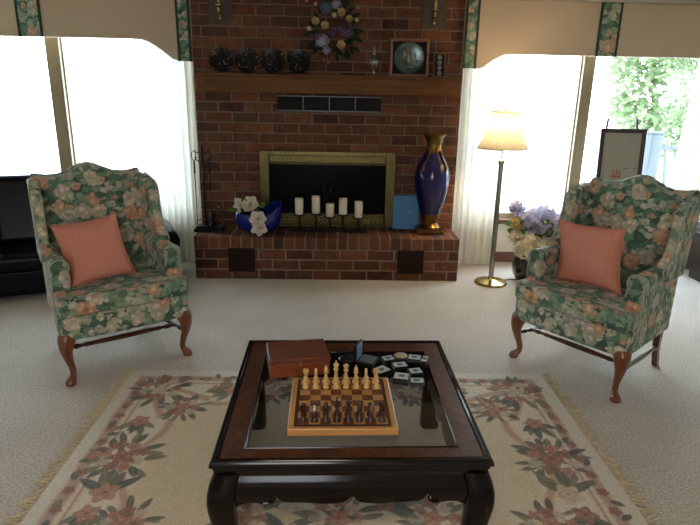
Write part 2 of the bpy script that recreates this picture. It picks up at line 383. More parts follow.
# ------------------------------------------------------------------ room shell
XL, XR, YF, YB, ZC = -4.4, 3.75, -2.4, 5.30, 2.335
WT = .14
o = obj('floor', MB().box(XL, XR, YF, YB + WT, -.06, 0), M['carpet'], smooth=False); tag(o, 'pale beige wall-to-wall carpet', 'floor', kind='structure')
o = obj('ceiling', MB().box(XL - WT, XR + WT, YF - WT, YB + WT, ZC, ZC + .08), M['ceiling'], smooth=False); tag(o, 'dim painted ceiling above the window boxes', 'ceiling', kind='structure')
W1 = (-4.15, -1.33); W2 = (1.13, 3.45); ZS, ZT = .43, 2.12
mb = MB()
mb.box(XL, XR, YB, YB + WT, 0, ZS); mb.box(XL, XR, YB, YB + WT, ZT, ZC)
mb.box(XL, W1[0], YB, YB + WT, ZS, ZT); mb.box(W1[1], W2[0], YB, YB + WT, ZS, ZT); mb.box(W2[1], XR, YB, YB + WT, ZS, ZT)
tag(obj('wall_back', mb, M['cream_wall'], smooth=False), 'cream window wall either side of the brick fireplace', 'wall', kind='structure')
tag(obj('wall_left', MB().box(XL - WT, XL, YF, YB + WT, 0, ZC), M['cream_wall'], smooth=False), 'cream wall on the left', 'wall', kind='structure')
tag(obj('wall_right', MB().box(XR, XR + WT, YF, YB + WT, 0, ZC), M['cream_wall'], smooth=False), 'cream wall on the right', 'wall', kind='structure')
tag(obj('wall_front', MB().box(XL, XR, YF - WT, YF, 0, ZC), M['cream_wall'], smooth=False), 'cream wall behind the viewer', 'wall', kind='structure')
# windows: frame, mullion, pane, sill
def window(n, x0, x1, mx, mw, label):
    t = thing('window_%d' % n, label, 'window', ((x0 + x1) / 2, YB, ZS), kind='structure'); cx = (x0 + x1) / 2
    h = ZT - ZS; f = MB(); a, b = x0 - cx, x1 - cx; w = .05
    f.box(a, b, .02, .12, 0, w); f.box(a, b, .02, .12, h - w, h); f.box(a, a + w, .02, .12, w, h - w); f.box(b - w, b, .02, .12, w, h - w)
    obj('window_frame', f, M['winframe'], t, bevel=.006)
    m = MB(); c = mx - cx; m.box(c - mw / 2, c + mw / 2, -.012, .13, w, h - w); m.box(c - mw / 2 - .012, c - mw / 2 + .02, .03, .11, w, h - w); m.box(c + mw / 2 - .02, c + mw / 2 + .012, .03, .11, w, h - w)
    obj('mullion', m, M['winframe'], t, bevel=.006)
    obj('pane', MB().box(a + w, c - mw / 2 - .012, .068, .072, w, h - w), M['glass'], t, smooth=False)
    obj('pane', MB().box(c + mw / 2 + .012, b - w, .068, .072, w, h - w), M['glass'], t, smooth=False)
    obj('window_sill', MB().box(a - .04, b + .04, -.05, .02, -.045, 0), M['oak'], t, bevel=.008)
window(1, *W1, -2.507, .12, 'wide two-pane window left of the brick fireplace')
window(2, *W2, 2.222, .105, 'wide two-pane window right of the brick fireplace, tree outside')
mb = MB().box(W1[0] - .2, -1.27, YB - .016, YB, 0, .10); tag(obj('baseboard_left', mb, M['oak'], bevel=.004), 'brown wooden baseboard under the left window', 'baseboard', kind='structure')
mb = MB().box(1.06, XR, YB - .016, YB, 0, .10); tag(obj('baseboard_right', mb, M['oak'], bevel=.004), 'brown wooden baseboard under the right window', 'baseboard', kind='structure')
mb = MB().box(1.035, XR, YB - .30, YB - .01, 2.31, ZC); tag(obj('trim_1', mb, M['ceiling'], bevel=.004), 'thin ceiling trim over the right window box', 'trim', kind='structure')

# chimney breast with firebox opening
BX0, BX1, BY = -1.245, 1.052, 5.10
FX0, FX1, FZ0, FZ1 = -.64, .44, .376, .985
mb = MB()
mb.box(BX0, FX0, BY, YB, 0, ZC); mb.box(FX1, BX1, BY, YB, 0, ZC); mb.box(FX0, FX1, BY, YB, FZ1, ZC); mb.box(FX0, FX1, BY, YB, 0, FZ0)
tag(obj('wall_fireplace', mb, M['brick'], smooth=False), 'dark red brick chimney breast between the two windows', 'wall', kind='structure')
t = thing('brick_hearth', 'raised red brick hearth with two brown vents in its front', 'hearth', (-.09, 4.657, 0))
hx = 1.128
obj('brick_base', MB().box(-hx, hx, .012, BY - 4.657 - .001, 0, .272), M['hbrick'], t, smooth=False)
obj('rowlock_course', MB().box(-hx, hx, 0, .2, .272, .376), M['rowlock'], t, bevel=.008, smooth=False)
obj('hearth_top', MB().box(-hx, hx, .2, BY - 4.657 - .001, .272, .374), M['bricktop'], t, smooth=False)
for x0 in (-.933, .512):
    x0 += .09; g = MB(); g.box(x0, x0 + .226, -.004, .014, .066, .276)
    v = obj('vent_grille', g, M['vent_dark'], t, bevel=.004)
    s = MB()
    for k in range(9): s.box(x0 + .015, x0 + .211, -.010, -.003, .082 + k * .0215, .094 + k * .0215)
    obj('louvre', s, M['vent_dark'], v, bevel=.002)

# firebox and brass screen
mb = MB(); mb.box(FX0, FX1, BY + .12, BY + .125, FZ0, FZ1); mb.box(FX0, FX0 + .004, BY, BY + .12, FZ0, FZ1); mb.box(FX1 - .004, FX1, BY, BY + .12, FZ0, FZ1); mb.box(FX0, FX1, BY, BY + .12, FZ0, FZ0 + .004); mb.box(FX0, FX1, BY, BY + .12, FZ1 - .004, FZ1)
tag(obj('wall_firebox', mb, M['soot'], smooth=False), 'black recess behind the fireplace doors', 'firebox', kind='structure')
t = thing('fireplace_doors', 'antique brass framed fireplace doors with dark glass', 'fireplace doors', (-.1, BY - .002, .376))
def ff(x0, x1, z0, z1, y0=-.035, y1=0.): return MB().box(x0, x1, y0, y1, z0, z1)
f = MB(); f.box(-.604, -.52, -.035, 0, .0, .682); f.box(.52, .604, -.035, 0, .0, .682); f.box(-.52, .52, -.035, 0, .642, .682); f.box(-.52, .52, -.035, 0, .565, .578); f.box(-.52, .52, -.035, 0, 0, .018); f.box(-.52, .52, -.035, 0, .11, .124)
f.box(-.52, .52, -.012, 0, .578, .642); f.box(-.52, .52, -.012, 0, .018, .11)
obj('brass_frame', f, M['brass_dark'], t, bevel=.005)
for z0, z1, nm in ((.582, .638, 'top'), (.022, .106, 'bottom')):
    g = MB(); zc = (z0 + z1) / 2; hh = (z1 - z0) / 2
    n = 26
    for k in range(n):
        x = -.5 + (k + .5) / n; 
        path = [(x + .017 * math.cos(a), -.018, zc + hh * .8 * math.sin(a)) for a in [2 * PI * i / 12 for i in range(13)]]
        g.tube(path, .0032, 6)
        g.ball((x, -.018, zc), .007, seg=8, rings=5)
    obj('filigree_band', g, M['brass'], t)
for k in range(2):
    d = obj('glass_door', MB().box(-.52 + k * .521, -.001 + k * .521, -.014, -.008, .124, .565), M['fireglass'], t, smooth=False)
    obj('door_handle', MB().tube([(-.03 + k * .06, -.014, .33), (-.03 + k * .06, -.03, .33), (-.03 + k * .06, -.03, .38), (-.03 + k * .06, -.014, .38)], .004, 8), M['brass_dark'], d)
# mantel
t = thing('mantel_shelf', 'long brown oak mantel beam across the brick chimney', 'mantel', (-.088, 5.0, 1.543))
obj('beam', MB().box(-1.085, 1.085, -.115, .099, 0, .128), M['mantel'], t, bevel=.006)
obj('top_board', MB().box(-1.095, 1.095, -.125, .099, .128, .152), M['mantel'], t, bevel=.005)
# long black vent over the fireplace
t = thing('heat_vent', 'long black heat vent strip with bright edges in the brick under the mantel', 'vent', (-.09, BY, 1.395))
obj('vent_backing', MB().box(-.447, .447, -.006, -.001, 0, .133), M['soot'], t, smooth=False)
f = MB(); f.box(-.45, .45, -.022, -.006, .122, .133); f.box(-.45, .45, -.022, -.006, 0, .011)
obj('bright_edge', f, M['chrome'], t, bevel=.002)
f = MB(); f.box(-.45, -.438, -.02, -.006, .011, .122); f.box(.438, .45, -.02, -.006, .011, .122)

for x in (-.225, 0, .225): obj('divider', MB().box(x - .004, x + .004, -.022, -.012, .011, .122), M['chrome'], t)
for k in range(4): f.box(-.44, .44, -.012, -.007, .03 + k * .022, .036 + k * .022)
obj('slat', f, M['soot'], t)

# ------------------------------------------------------------------ valances and curtains
def smooth01(a): a = max(0, min(1, a)); return a * a * (3 - 2 * a)
def valance(x_end, x_far, z_flat, z_low, x_s0, x_s1, z_top, label, bands, end_band):
    # x_end: end at the fireplace; curve runs between x_s0 (low) and x_s1 (flat)
    y0, y1 = 5.035, 5.088
    t = thing('window_valance', label, 'valance', (x_end, y0, z_low))
    xs = [x_end, x_s0] + [x_s0 + (x_s1 - x_s0) * k / 16 for k in range(1, 17)] + [x_far]
    def zb(x):
        u = smooth01((x - x_s0) / (x_s1 - x_s0)); lip = .012 * math.exp(-((x - x_s0) / (x_s1 - x_s0) - .25) ** 2 / .02)
        return z_low + (z_flat - z_low) * u - lip
    poly = [(x - x_end, zb(x) - z_low) for x in xs] + [(x_far - x_end, z_top - z_low), (0, z_top - z_low)]
    obj('padded_board', MB().prism(poly, 'y', 0, y1 - y0), M['valance'], t, bevel=.004)
    for xa, xb in bands + [end_band]:
        zz = [(x, min(zb(x), zb(x)) - .002) for x in (xa, (xa + xb) / 2, xb)]
        p = [(x - x_end, z - z_low) for x, z in zz] + [(xb - x_end, z_top - z_low), (xa - x_end, z_top - z_low)]
        b = obj('floral_band', MB().prism(p, 'y', -.006, .001), M['band'], t, smooth=False)
        for x in (xa, xb): obj('green_edging', MB().box(x - x_end - .010, x - x_end + .010, -.010, .001, zb(x) - z_low - .004, z_top - z_low), M['green_welt'], b)
valance(-1.236, -4.3, 1.953, 1.787, -1.30, -1.675, 2.33, 'beige scalloped window valance with floral bands above the left window', [(-2.63, -2.45)], (-1.34, -1.246))
valance(1.03, 3.6, 1.893, 1.777, 1.13, 1.415, 2.308, 'beige scalloped window valance with floral bands above the right window', [(2.155, 2.315)], (1.04, 1.135))
def curtain(x0, x1, ztop, label, folds, y=5.17, x0b=None, x1b=None, amp=.021):
    x0b = x0 if x0b is None else x0b; x1b = x1 if x1b is None else x1b
    rnd = random.Random(int(abs(x0) * 100)); ph = [rnd.uniform(0, 6) for _ in range(4)]
    def fn(u, v):
        a, b = x0 + (x0b - x0) * (1 - v) ** 1.3, x1 + (x1b - x1) * (1 - v) ** 1.3
        w = amp * (math.sin(2 * PI * folds * u + .5 * math.sin(3 * v + ph[0])) + .45 * math.sin(2 * PI * folds * 1.7 * u + ph[1] + v) + .2 * math.sin(9 * u + ph[2]))
        return (a + (b - a) * u - (x0 + x1) / 2, w * (.75 + .25 * (1 - v)), .006 + (ztop - .006) * v)
    o = obj('sheer_curtain', MB().grid(fn, 150, 24), M['sheer'], loc=((x0 + x1) / 2, y, 0), angle=80)
    return tag(o, label, 'curtain')
curtain(-1.76, -1.252, 2.0, 'white sheer curtain hanging left of the brick chimney', 9)
curtain(1.06, 1.475, 2.0, 'white sheer curtain hanging right of the brick chimney, behind the floor lamp', 8)
curtain(3.13, 3.62, 2.0, 'white sheer curtain at the right edge beyond the picture easel', 8, x0b=2.98, x1b=3.4)

# ------------------------------------------------------------------ rug
def rug():
    cx, cy = .0145, 1.775; hw, hh = 1.172, 1.172; n = 600
    X, Y = np.meshgrid(np.linspace(-hw, hw, n), np.linspace(-hh, hh, n))
    C = np.ones((n, n, 3)) * np.array(lin((226 / 255, 215 / 255, 198 / 255)))
    def paint(mask, c, a=1.):
        c = np.array(lin(tuple(v / 255 for v in c))); m = (mask * a)[..., None]; C[:] = C * (1 - m) + c * m
    def soft(d, w): return np.clip(.5 - d / w, 0, 1)
    d = np.minimum(hw - np.abs(X), hh - np.abs(Y))
    rs = np.random.RandomState(4)
    paint(soft(d - .062, .02), (220, 212, 200))
    field = soft(-(d - .34), .03); paint(field, (218, 202, 174), .8)
    wob = .012 * np.sin(X * 21) + .012 * np.sin(Y * 19 + 1)
    paint(soft(np.abs(d - .092 + wob * .3) - .026, .02), (176, 142, 132), .75)
    paint(soft(np.abs(d - .130) - .006, .008), (222, 208, 184)); paint(soft(np.abs(d - .143) - .005, .008), (172, 132, 122), .8)
    paint(soft(np.abs(d - .156) - .006, .008), (218, 204, 180))
    s = .305 + .05 * np.cos(X * 2 * PI / .62) * (np.abs(Y) > hh - .5) + .05 * np.cos(Y * 2 * PI / .62) * (np.abs(X) > hw - .5)
    paint(soft(np.abs(d - s) - .018, .02), (192, 152, 130), .8)
    stp = 2 * hw / (n - 1)
    def window(x, y, r):
        i0, i1 = max(0, int((y - r + hh) / stp)), min(n, int((y + r + hh) / stp) + 2); j0, j1 = max(0, int((x - r + hw) / stp)), min(n, int((x + r + hw) / stp) + 2)
        return (slice(i0, max(i0, i1)), slice(j0, max(j0, j1)))
    def lpaint(w, mask, c, al=1.):
        c = np.array(lin(tuple(v / 255 for v in c))); m = (mask * al)[..., None]; C[w] = C[w] * (1 - m) + c * m
    def leaf(x, y, a, L, W, c):
        w = window(x, y, L + .02); xx, yy = X[w], Y[w]; W = W * .85
        u = (xx - x) * math.cos(a) + (yy - y) * math.sin(a); v = -(xx - x) * math.sin(a) + (yy - y) * math.cos(a)
        t = np.clip(u / L, 0, 1); wd = W * np.sin(PI * t) ** .8
        m = soft(np.abs(v) - wd, .007) * (u > 0) * (u < L); lpaint(w, m, c, .9)
        lpaint(w, m * soft(np.abs(v) - .0015, .004), (168, 164, 144), .6)
        lpaint(w, soft(np.abs(np.abs(v) - wd) - .001, .005) * (u > 0) * (u < L), (92, 84, 80), .45)
    def rose(x, y, r, c1, c2, c3, ph):
        w = window(x, y, r * 1.15 + .01); xx, yy = X[w] - x, Y[w] - y
        rr = np.hypot(xx, yy); th = np.arctan2(yy, xx)
        edge = r * (.84 + .16 * np.cos(5 * th + ph)); lpaint(w, soft(rr - edge, .008), c1, .95); lpaint(w, soft(np.abs(rr - edge) - .0015, .006), c3, .6)
        e2 = r * .70 * (.80 + .20 * np.cos(4 * th + ph * 2)); lpaint(w, soft(rr - e2, .008), c2, .8); lpaint(w, soft(np.abs(rr - e2) - .0015, .006), c3, .75)
        e3 = r * .46 * (.85 + .15 * np.cos(3 * th - ph)); lpaint(w, soft(rr - e3, .008), c1, .9)
        lpaint(w, soft(np.abs(rr - e3) - .001, .006), c3, .7); lpaint(w, soft(rr - r * .16, .008), c3, .7)
    PK = ((192, 146, 132), (210, 174, 156), (140, 96, 90)); CR = ((216, 202, 180), (202, 180, 158), (176, 146, 128)); MV = ((170, 128, 120), (192, 156, 142), (124, 88, 86)); GR = ((200, 192, 174), (186, 176, 160), (152, 140, 126))
    LC = [(106, 112, 106), (124, 128, 114), (96, 102, 102), (138, 136, 118)]
    def cluster(x, y, s, k):
        for i in range(15):
            a = i * 2 * PI / 15 + rs.uniform(-.3, .3); r0 = s * .62
            leaf(x + r0 * math.cos(a), y + r0 * math.sin(a), a + rs.uniform(-.5, .5), s * rs.uniform(.5, .85), s * rs.uniform(.10, .16), LC[rs.randint(4)])
        pal = [PK, CR, MV, PK, GR, MV]
        for i in range(8):
            a = i * 2 * PI / 8 + k; q = s * rs.uniform(.52, .72); rose(x + q * math.cos(a), y + q * math.sin(a), s * rs.uniform(.22, .30), *pal[(i + k) % 6], rs.uniform(0, 6))
        for i in range(5): leaf(x, y, i * 1.26 + k, s * .55, s * .10, LC[rs.randint(4)])
        rose(x, y, s * .40, *pal[k % 4], rs.uniform(0, 6))
    def spray(x, y, a, s):
        for i in range(5): leaf(x, y, a + (i - 2) * .5 + rs.uniform(-.2, .2), s * rs.uniform(.6, 1), s * .14, LC[rs.randint(4)])
        rose(x, y, s * .34, *[PK, CR, MV][rs.randint(3)], rs.uniform(0, 6))
    for sx in (-1, 1):
        for sy in (-1, 1):
            cluster(sx * (hw - .215), sy * (hh - .215), .135, 1); cluster(sx * (hw - .38), sy * (hh - .39), .105, 0)
            spray(sx * (hw - .21), sy * (hh - .52), sy * PI / 2 + PI, .15); spray(sx * (hw - .52), sy * (hh - .21), 0 if sx < 0 else PI, .15)
        cluster(sx * (hw - .225), .37, .14, 2); cluster(sx * (hw - .225), -.37, .14, 3)
        spray(sx * (hw - .24), .14, PI / 2, .18); spray(sx * (hw - .22), .02, -PI / 2, .15); cluster(sx * (hw - .37), -.03, .11, 0); spray(sx * (hw - .23), -.14, -PI / 2, .16)
        for q in (-.38, 0, .38):
            (cluster(q, sx * (hh - .215), .125, 1) if q else cluster(q, sx * (hh - .22), .14, 0))
            spray(q + .19, sx * (hh - .22), 0, .15); spray(q - .19, sx * (hh - .22), PI, .15)
        for q in np.arange(-1.0, 1.01, .11):
            leaf(sx * (hw - .092), q, rs.uniform(0, 6.3), .06, .016, LC[rs.randint(4)]); rose(sx * (hw - .095), q + .05, .026, *[MV, PK][rs.randint(2)], 1.)
            leaf(q, sx * (hh - .092), rs.uniform(0, 6.3), .06, .016, LC[rs.randint(4)]); rose(q + .05, sx * (hh - .095), .026, *[MV, PK][rs.randint(2)], 1.)
    cluster(0, 0, .13, 0)
    for i in range(8):
        a = i * PI / 4; cluster(.36 * math.cos(a), .30 * math.sin(a), .115, i % 4); spray(.2 * math.cos(a + .4), .2 * math.sin(a + .4), a, .15)
    C *= (1 + .05 * rs.randn(n, n))[..., None]; C[:] = np.clip(C, 0, 1)
    t = thing('area_rug', 'cream area rug with carved rose borders and end fringe under the coffee table', 'rug', (cx, cy, 0))
    mb = MB(); Z = .011 + .0035 * (1 - np.clip(C.mean(2) / .45, 0, 1))
    mb.v = list(zip(X.ravel().tolist(), Y.ravel().tolist(), Z.ravel().tolist()))
    idx = np.arange(n * n).reshape(n, n)
    q = np.stack([idx[:-1, :-1], idx[:-1, 1:], idx[1:, 1:], idx[1:, :-1]], -1).reshape(-1, 4)
    mb.f = [tuple(r) for r in q.tolist()]; mb.mi = [0] * len(mb.f)
    o = obj('pile', mb, M['rug'], t, angle=180)
    at = o.data.color_attributes.new('col', 'FLOAT_COLOR', 'POINT')
    buf = np.ones((n * n, 4), dtype=np.float32); buf[:, :3] = C.reshape(-1, 3); at.data.foreach_set('color', buf.ravel())
    sk = MB()
    sk.box(-hw, hw, -hh, hh, .001, .0085); obj('backing', sk, M['fringe'], t, smooth=False)
    rnd = random.Random(3)
    for sx in (-1, 1):
        f = MB(); k = -hh
        while k < hh:
            y = k; dy = rnd.uniform(-.03, .03); L = rnd.uniform(.03, .072)
            f.tube([(sx * (hw - .004), y, .008), (sx * (hw + L * .35), y + dy * .3, .008), (sx * (hw + L * .7), y + dy * .8, .006), (sx * (hw + L), y + dy * 1.5, .005)], [.0032, .003, .0036, .0042], 5)
            k += rnd.uniform(.007, .018)
        fo = obj('fringe', f, M['fringe'], t); fo['kind'] = 'stuff'
rug()

# ------------------------------------------------------------------ wing chairs
def cabriole(sx):
    # front leg, knee outward and forward, pad foot
    dx, dy = sx * .7071, -.7071
    prof = [(.29, -.002, .040), (.272, .002, .046), (.248, .010, .044), (.215, .016, .036), (.18, .014, .0275), (.14, .004, .0215), (.10, -.009, .0178), (.07, -.016, .0165), (.045, -.013, .017), (.03, .0, .021), (.018, .011, .027), (.008, .016, .029), (0, .015, .026)]
    path = [(dx * o, dy * o, z) for z, o, r in prof]
    return MB().tube(path, [p[2] for p in prof], 12)
def turned(a, b, prof, seg=10):
    a, b = Vector(a), Vector(b); return MB().tube([a.lerp(b, t) for t, r in prof], [r for t, r in prof], seg)
TURN = [(0, .011), (.05, .011), (.07, .016), (.10, .013), (.13, .009), (.17, .014), (.20, .012), (.35, .014), (.5, .0155), (.65, .014), (.8, .012), (.83, .014), (.87, .009), (.9, .013), (.93, .016), (.95, .011), (1, .011)]
def crest(x):
    a = abs(x) / .30
    z = 1.045 + .060 * (1 - smooth01(a / .62)) + .012 * smooth01((a - .75) / .25)
    return z
def make_chair(label, loc, rz):
    t = thing('wing_chair', label, 'armchair', loc, rz, 'floral wing chairs'); F = M['chintz']
    # upholstered seat frame
    poly = [(-.352, .02), (-.352, .0), (-.30, -.018), (-.15, -.028), (0, -.032), (.15, -.028), (.30, -.018), (.352, 0), (.352, .02), (.345, .14), (.30, .60), (-.30, .60), (-.345, .14)]
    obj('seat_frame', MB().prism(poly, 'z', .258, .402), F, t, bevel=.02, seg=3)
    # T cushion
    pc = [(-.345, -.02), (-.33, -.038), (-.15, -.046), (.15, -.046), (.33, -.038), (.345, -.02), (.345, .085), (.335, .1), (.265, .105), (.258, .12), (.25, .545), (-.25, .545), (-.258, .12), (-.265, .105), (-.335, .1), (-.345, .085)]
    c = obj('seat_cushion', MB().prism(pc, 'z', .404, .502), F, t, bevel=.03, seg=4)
    # back
    NX, NZ = 28, 18
    def tilt(z): return .452 + (z - .45) * .205
    def back_pt(u, v, side):
        x = (u - .5) * 2; z0 = .40; W = .272 + .028 * v; xx = x * W; zt = crest(xx); z = z0 + (zt - z0) * v
        e = (1 - abs(x) ** 6) * (1 - v ** 10)
        y = tilt(z) - .032 * e * math.sin(PI * min(1, .15 + .8 * v)) if side else tilt(z) + .095
        return (xx, y, z)
    b = MB(); b.grid(lambda u, v: back_pt(u, v, 1), NX, NZ); b.grid(lambda u, v: back_pt(1 - u, v, 0), NX, NZ)
    b.grid(lambda u, v: Vector(back_pt(u, 1, 1)).lerp(Vector(back_pt(u, 1, 0)), v) + Vector((0, 0, .022 * math.sin(PI * v))), NX, 6)
    for u in (0, 1): b.grid(lambda p, q, u=u: Vector(back_pt(u, q, 1)).lerp(Vector(back_pt(u, q, 0)), p), 2, NZ)
    bo = obj('backrest', b, F, t, angle=70, doubles=True)
    obj('piping', MB().tube([Vector(back_pt(u / 40, 1, 1)) + Vector((0, .012, .009)) for u in range(41)], .0055, 6), M['welt'], bo)
    for sx in (-1, 1):
        # rolled arm
        rings = []
        for k in range(9):
            v = k / 8; y = .088 + v * .46; zt = .638 + .02 * v; ro = .047 * (1 - .1 * v); xc = .302 - .012 * v; xo = .347 - .03 * v
            ring = [(.258, .30), (xo, .30), (xo + .002, .45), (xo + .002, zt - .06)]
            ring += [(xc + ro * math.cos(a), zt + ro * math.sin(a)) for a in [R(-35 + 250 * i / 12) for i in range(13)]]
            ring += [(.256, zt - .08), (.256, .45)]
            rings.append([(sx * p, y, q) for p, q in ring])
        a = obj('arm', MB().loft(rings), F, t, bevel=.012, seg=2, angle=50)
        r0 = [Vector(p) + Vector((0, -.002, 0)) for p in rings[0][1:-1]]
        obj('piping', MB().tube(r0, .005, 6), M['welt'], a)
        # wing
        prof = [(.565, .60), (.34, .61), (.275, .645), (.262, .682), (.292, .712), (.333, .742), (.360, .785), (.376, .84), (.386, .89), (.392, .94), (.402, .978), (.432, 1.006), (.50, 1.030), (.57, 1.046), (.615, 1.05), (.655, 1.045), (.672, 1.02), (.58, .60)]
        def wx(y, z): return .264 + .030 * min(1, max(0, (.62 - y) / .22))
        w = MB(); rr = []
        for th in (0, 1):
            ring = []
            for y, z in prof:
                ring.append((sx * (wx(y, z) + .060 * th), y, z))
            rr.append(ring)
        w.loft(rr); wo = obj('wing', w, F, t, bevel=.022, seg=3, angle=50)
        edge = [(sx * (wx(y, z) + .055), y - .002, z + .002) for y, z in prof[2:14]]
        obj('piping', MB().tube(edge, .005, 6), M['welt'], wo)
        obj('leg', cabriole(sx), M['cherry'], t, loc=(sx * .318, .022, 0))
        # raked square rear leg
        lg = MB(); sq = lambda x, y, z, h: [(x - h, y - h, z), (x + h, y - h, z), (x + h, y + h, z), (x - h, y + h, z)]
        lg.loft([sq(sx * .252, .625, 0, .0165), sq(sx * .255, .585, .12, .017), sq(sx * .262, .560, .27, .021)])
        obj('leg', lg, M['cherry_dark'], t, bevel=.004)
        obj('stretcher', turned((sx * .318, .03, .165), (sx * .256, .585, .135), TURN), M['cherry_dark'], t)
    obj('stretcher', turned((-.305, .14, .160), (.305, .14, .160), TURN), M['cherry_dark'], t)
    return t
CH_L = make_chair('floral wing chair on the left, beside the black leather sofa, salmon pillow on it', (-1.171, 2.978, 0), R(35.5))
CH_R = dup(CH_L, (1.289, 2.923, 0), (0, 0, R(-53.4)), 'floral wing chair on the right, in front of the picture easel, salmon pillow on it')

def pillow(label, chair, c, w, h, roll, lean, yaw=0., shear=0.):
    n = 20
    def fn(sgn):
        def g(u, v):
            x, y = (u - .5) * 2, (v - .5) * 2
            th = .052 * ((1 - x ** 4) * (1 - y ** 4)) ** .75
            px = x * w / 2 * (1 - .10 * (1 - y * y)); py = y * h / 2 * (1 - .10 * (1 - x * x)); px -= shear * py
            wr = .003 * math.sin(9 * x + 4 * y) * (1 - x * x) * (1 - y * y)
            return (px, sgn * (th + wr * .8), py)
        return g
    mb = MB().grid(fn(1), n, n).grid(fn(-1), n, n)
    o = obj('throw_pillow', mb, M['salmon'], doubles=True, angle=120)
    B = Matrix.Translation(chair.location) @ Euler(chair.rotation_euler).to_matrix().to_4x4()
    Mx = B @ Matrix.Translation(c) @ Matrix.Rotation(yaw, 4, 'Z') @ Matrix.Rotation(-lean, 4, 'X') @ Matrix.Rotation(-roll, 4, 'Y')
    o.location = Mx.to_translation(); o.rotation_euler = Mx.to_euler()
    # piped seam
    seam = [(x * w / 2 * (1 - .10 * (1 - y * y)) - shear * y * h / 2 * (1 - .10 * (1 - x * x)), 0, y * h / 2 * (1 - .10 * (1 - x * x))) for x, y in
            [(-1 + 2 * k / 12, -1) for k in range(12)] + [(1, -1 + 2 * k / 12) for k in range(12)] + [(1 - 2 * k / 12, 1) for k in range(12)] + [(-1, 1 - 2 * k / 12) for k in range(13)]]
    obj('seam', MB().tube(seam, .0032, 6), M['salmon'], o)
    return tag(o, label, 'pillow', 'salmon throw pillows')
pillow('salmon pink square pillow tilted on the left wing chair', CH_L, (-.084, .258, .672), .355, .37, R(6), R(26))
pillow('salmon pink square pillow on the right wing chair', CH_R, (-.070, .262, .676), .405, .365, R(3), R(8), 0., .10)

# ------------------------------------------------------------------ coffee table
TX, TY, TH = .047, 1.977, .45
t = thing('coffee_table', 'square black lacquer coffee table with burl border and glass top', 'coffee table', (TX, TY, 0), R(1.15))
hx, hy = .449, .458
def frame_mb(ox, oy, ix, iy, z0, z1):
    m = MB(); m.box(-ox, ox, -oy, -iy, z0, z1); m.box(-ox, ox, iy, oy, z0, z1); m.box(-ox, -ix, -iy, iy, z0, z1); m.box(ix, ox, -iy, iy, z0, z1); return m
def mitred(ox, oy, ix, iy, prof):
    """sweep prof [(t across 0 outer..1 inner, z)] round the rectangle"""
    rings = []
    for sx, sy in ((-1, -1), (1, -1), (1, 1), (-1, 1)):
        rings.append([(sx * (ox + (ix - ox) * a), sy * (oy + (iy - oy) * a), z) for a, z in prof])
    m = MB(); m.loft(rings + [rings[0]], True, False); return m
obj('table_rim', mitred(hx, hy, hx - .03, hy - .03, [(0, .424), (0, .434), (.1, .442), (.25, .447), (.55, .447), (.7, .441), (1, .440), (1, .424)]), M['rim'], t, angle=30)
bm_ = MB(); gy = -.020
bm_.box(-hx + .028, hx - .028, -hy + .028, gy - .357, .420, .442); bm_.box(-hx + .028, hx - .028, gy + .357, hy - .028, .420, .442); bm_.box(-hx + .028, -.350, gy - .357, gy + .357, .420, .442); bm_.box(.350, hx - .028, gy - .357, gy + .357, .420, .442)
obj('burl_border', bm_, M['burl'], t, smooth=False)
obj('glass_bead', mitred(.354, .361, .346, .353, [(0, .440), (.3, .4445), (.7, .4445), (1, .440), (1, .425), (0, .425)]), M['rim'], t, loc=(0, gy, 0), angle=60)
obj('glass_top', MB().box(-.349, .349, gy - .356, gy + .356, .434, .441), M['table_glass'], t, smooth=False)
# stepped moulding under the top
obj('moulding', mitred(.44, .449, .38, .389, [(0, .425), (0, .410), (.1, .403), (.12, .392), (.25, .386), (.3, .376), (1, .376), (1, .425)]), M['rim'], t, angle=30)
# bowed apron with carved lower edge
def apron_edge(u):
    a = abs(u)
    z = .278 - .010 * math.exp(-((a - .2) / .12) ** 2) + .028 * math.exp(-(u / .045) ** 2)
    d = a - .61
    z += .034 * math.exp(-(d / (.022 if d > 0 else .05)) ** 2) - .008 * math.exp(-((a - .69) / .05) ** 2)
    if a > .82: z -= .04 * smooth01((a - .82) / .18)
    return z
def bow(v): return .030 * math.sin(PI * min(1, .12 + .72 * (1 - v)))   # v 0 bottom..1 top
for nm, half, dist, rot in (('f', .41, .415, 0), ('b', .41, .415, PI), ('l', .43, .395, -PI / 2), ('r', .43, .395, PI / 2)):
    a = MB(); n = 180
    def outer(u, v):
        uu = u * 2 - 1; z0 = apron_edge(uu); z = z0 + (.382 - z0) * v; return (uu * half, -dist - bow((z - .262) / .12), z)
    def inner(u, v):
        uu = u * 2 - 1; z0 = apron_edge(uu); z = z0 + (.382 - z0) * v; return (uu * half, -dist + .02, z)
    a.grid(outer, n, 8); a.grid(lambda u, v: inner(1 - u, v), n, 8); a.grid(lambda u, v: Vector(outer(u, 0)).lerp(Vector(inner(u, 0)), v), n, 1); a.grid(lambda u, v: Vector(outer(u, 1)).lerp(Vector(inner(u, 1)), v), n, 1)
    ap = obj('apron', a, M['black_lacquer'], t, rot=(0, 0, rot), doubles=True, angle=50)
    for sg in (-1, 1):
        px = sg * .625 * half; y = -dist - .022
        obj('scroll_hook', MB().tube([(px + sg * .03, y, .279), (px + sg * .012, y, .278), (px - sg * .002, y, .284), (px - sg * .007, y, .295), (px - sg * .001, y, .303), (px + sg * .006, y, .300)], [.006, .006, .005, .0045, .004, .004], 8), M['black_lacquer'], ap)
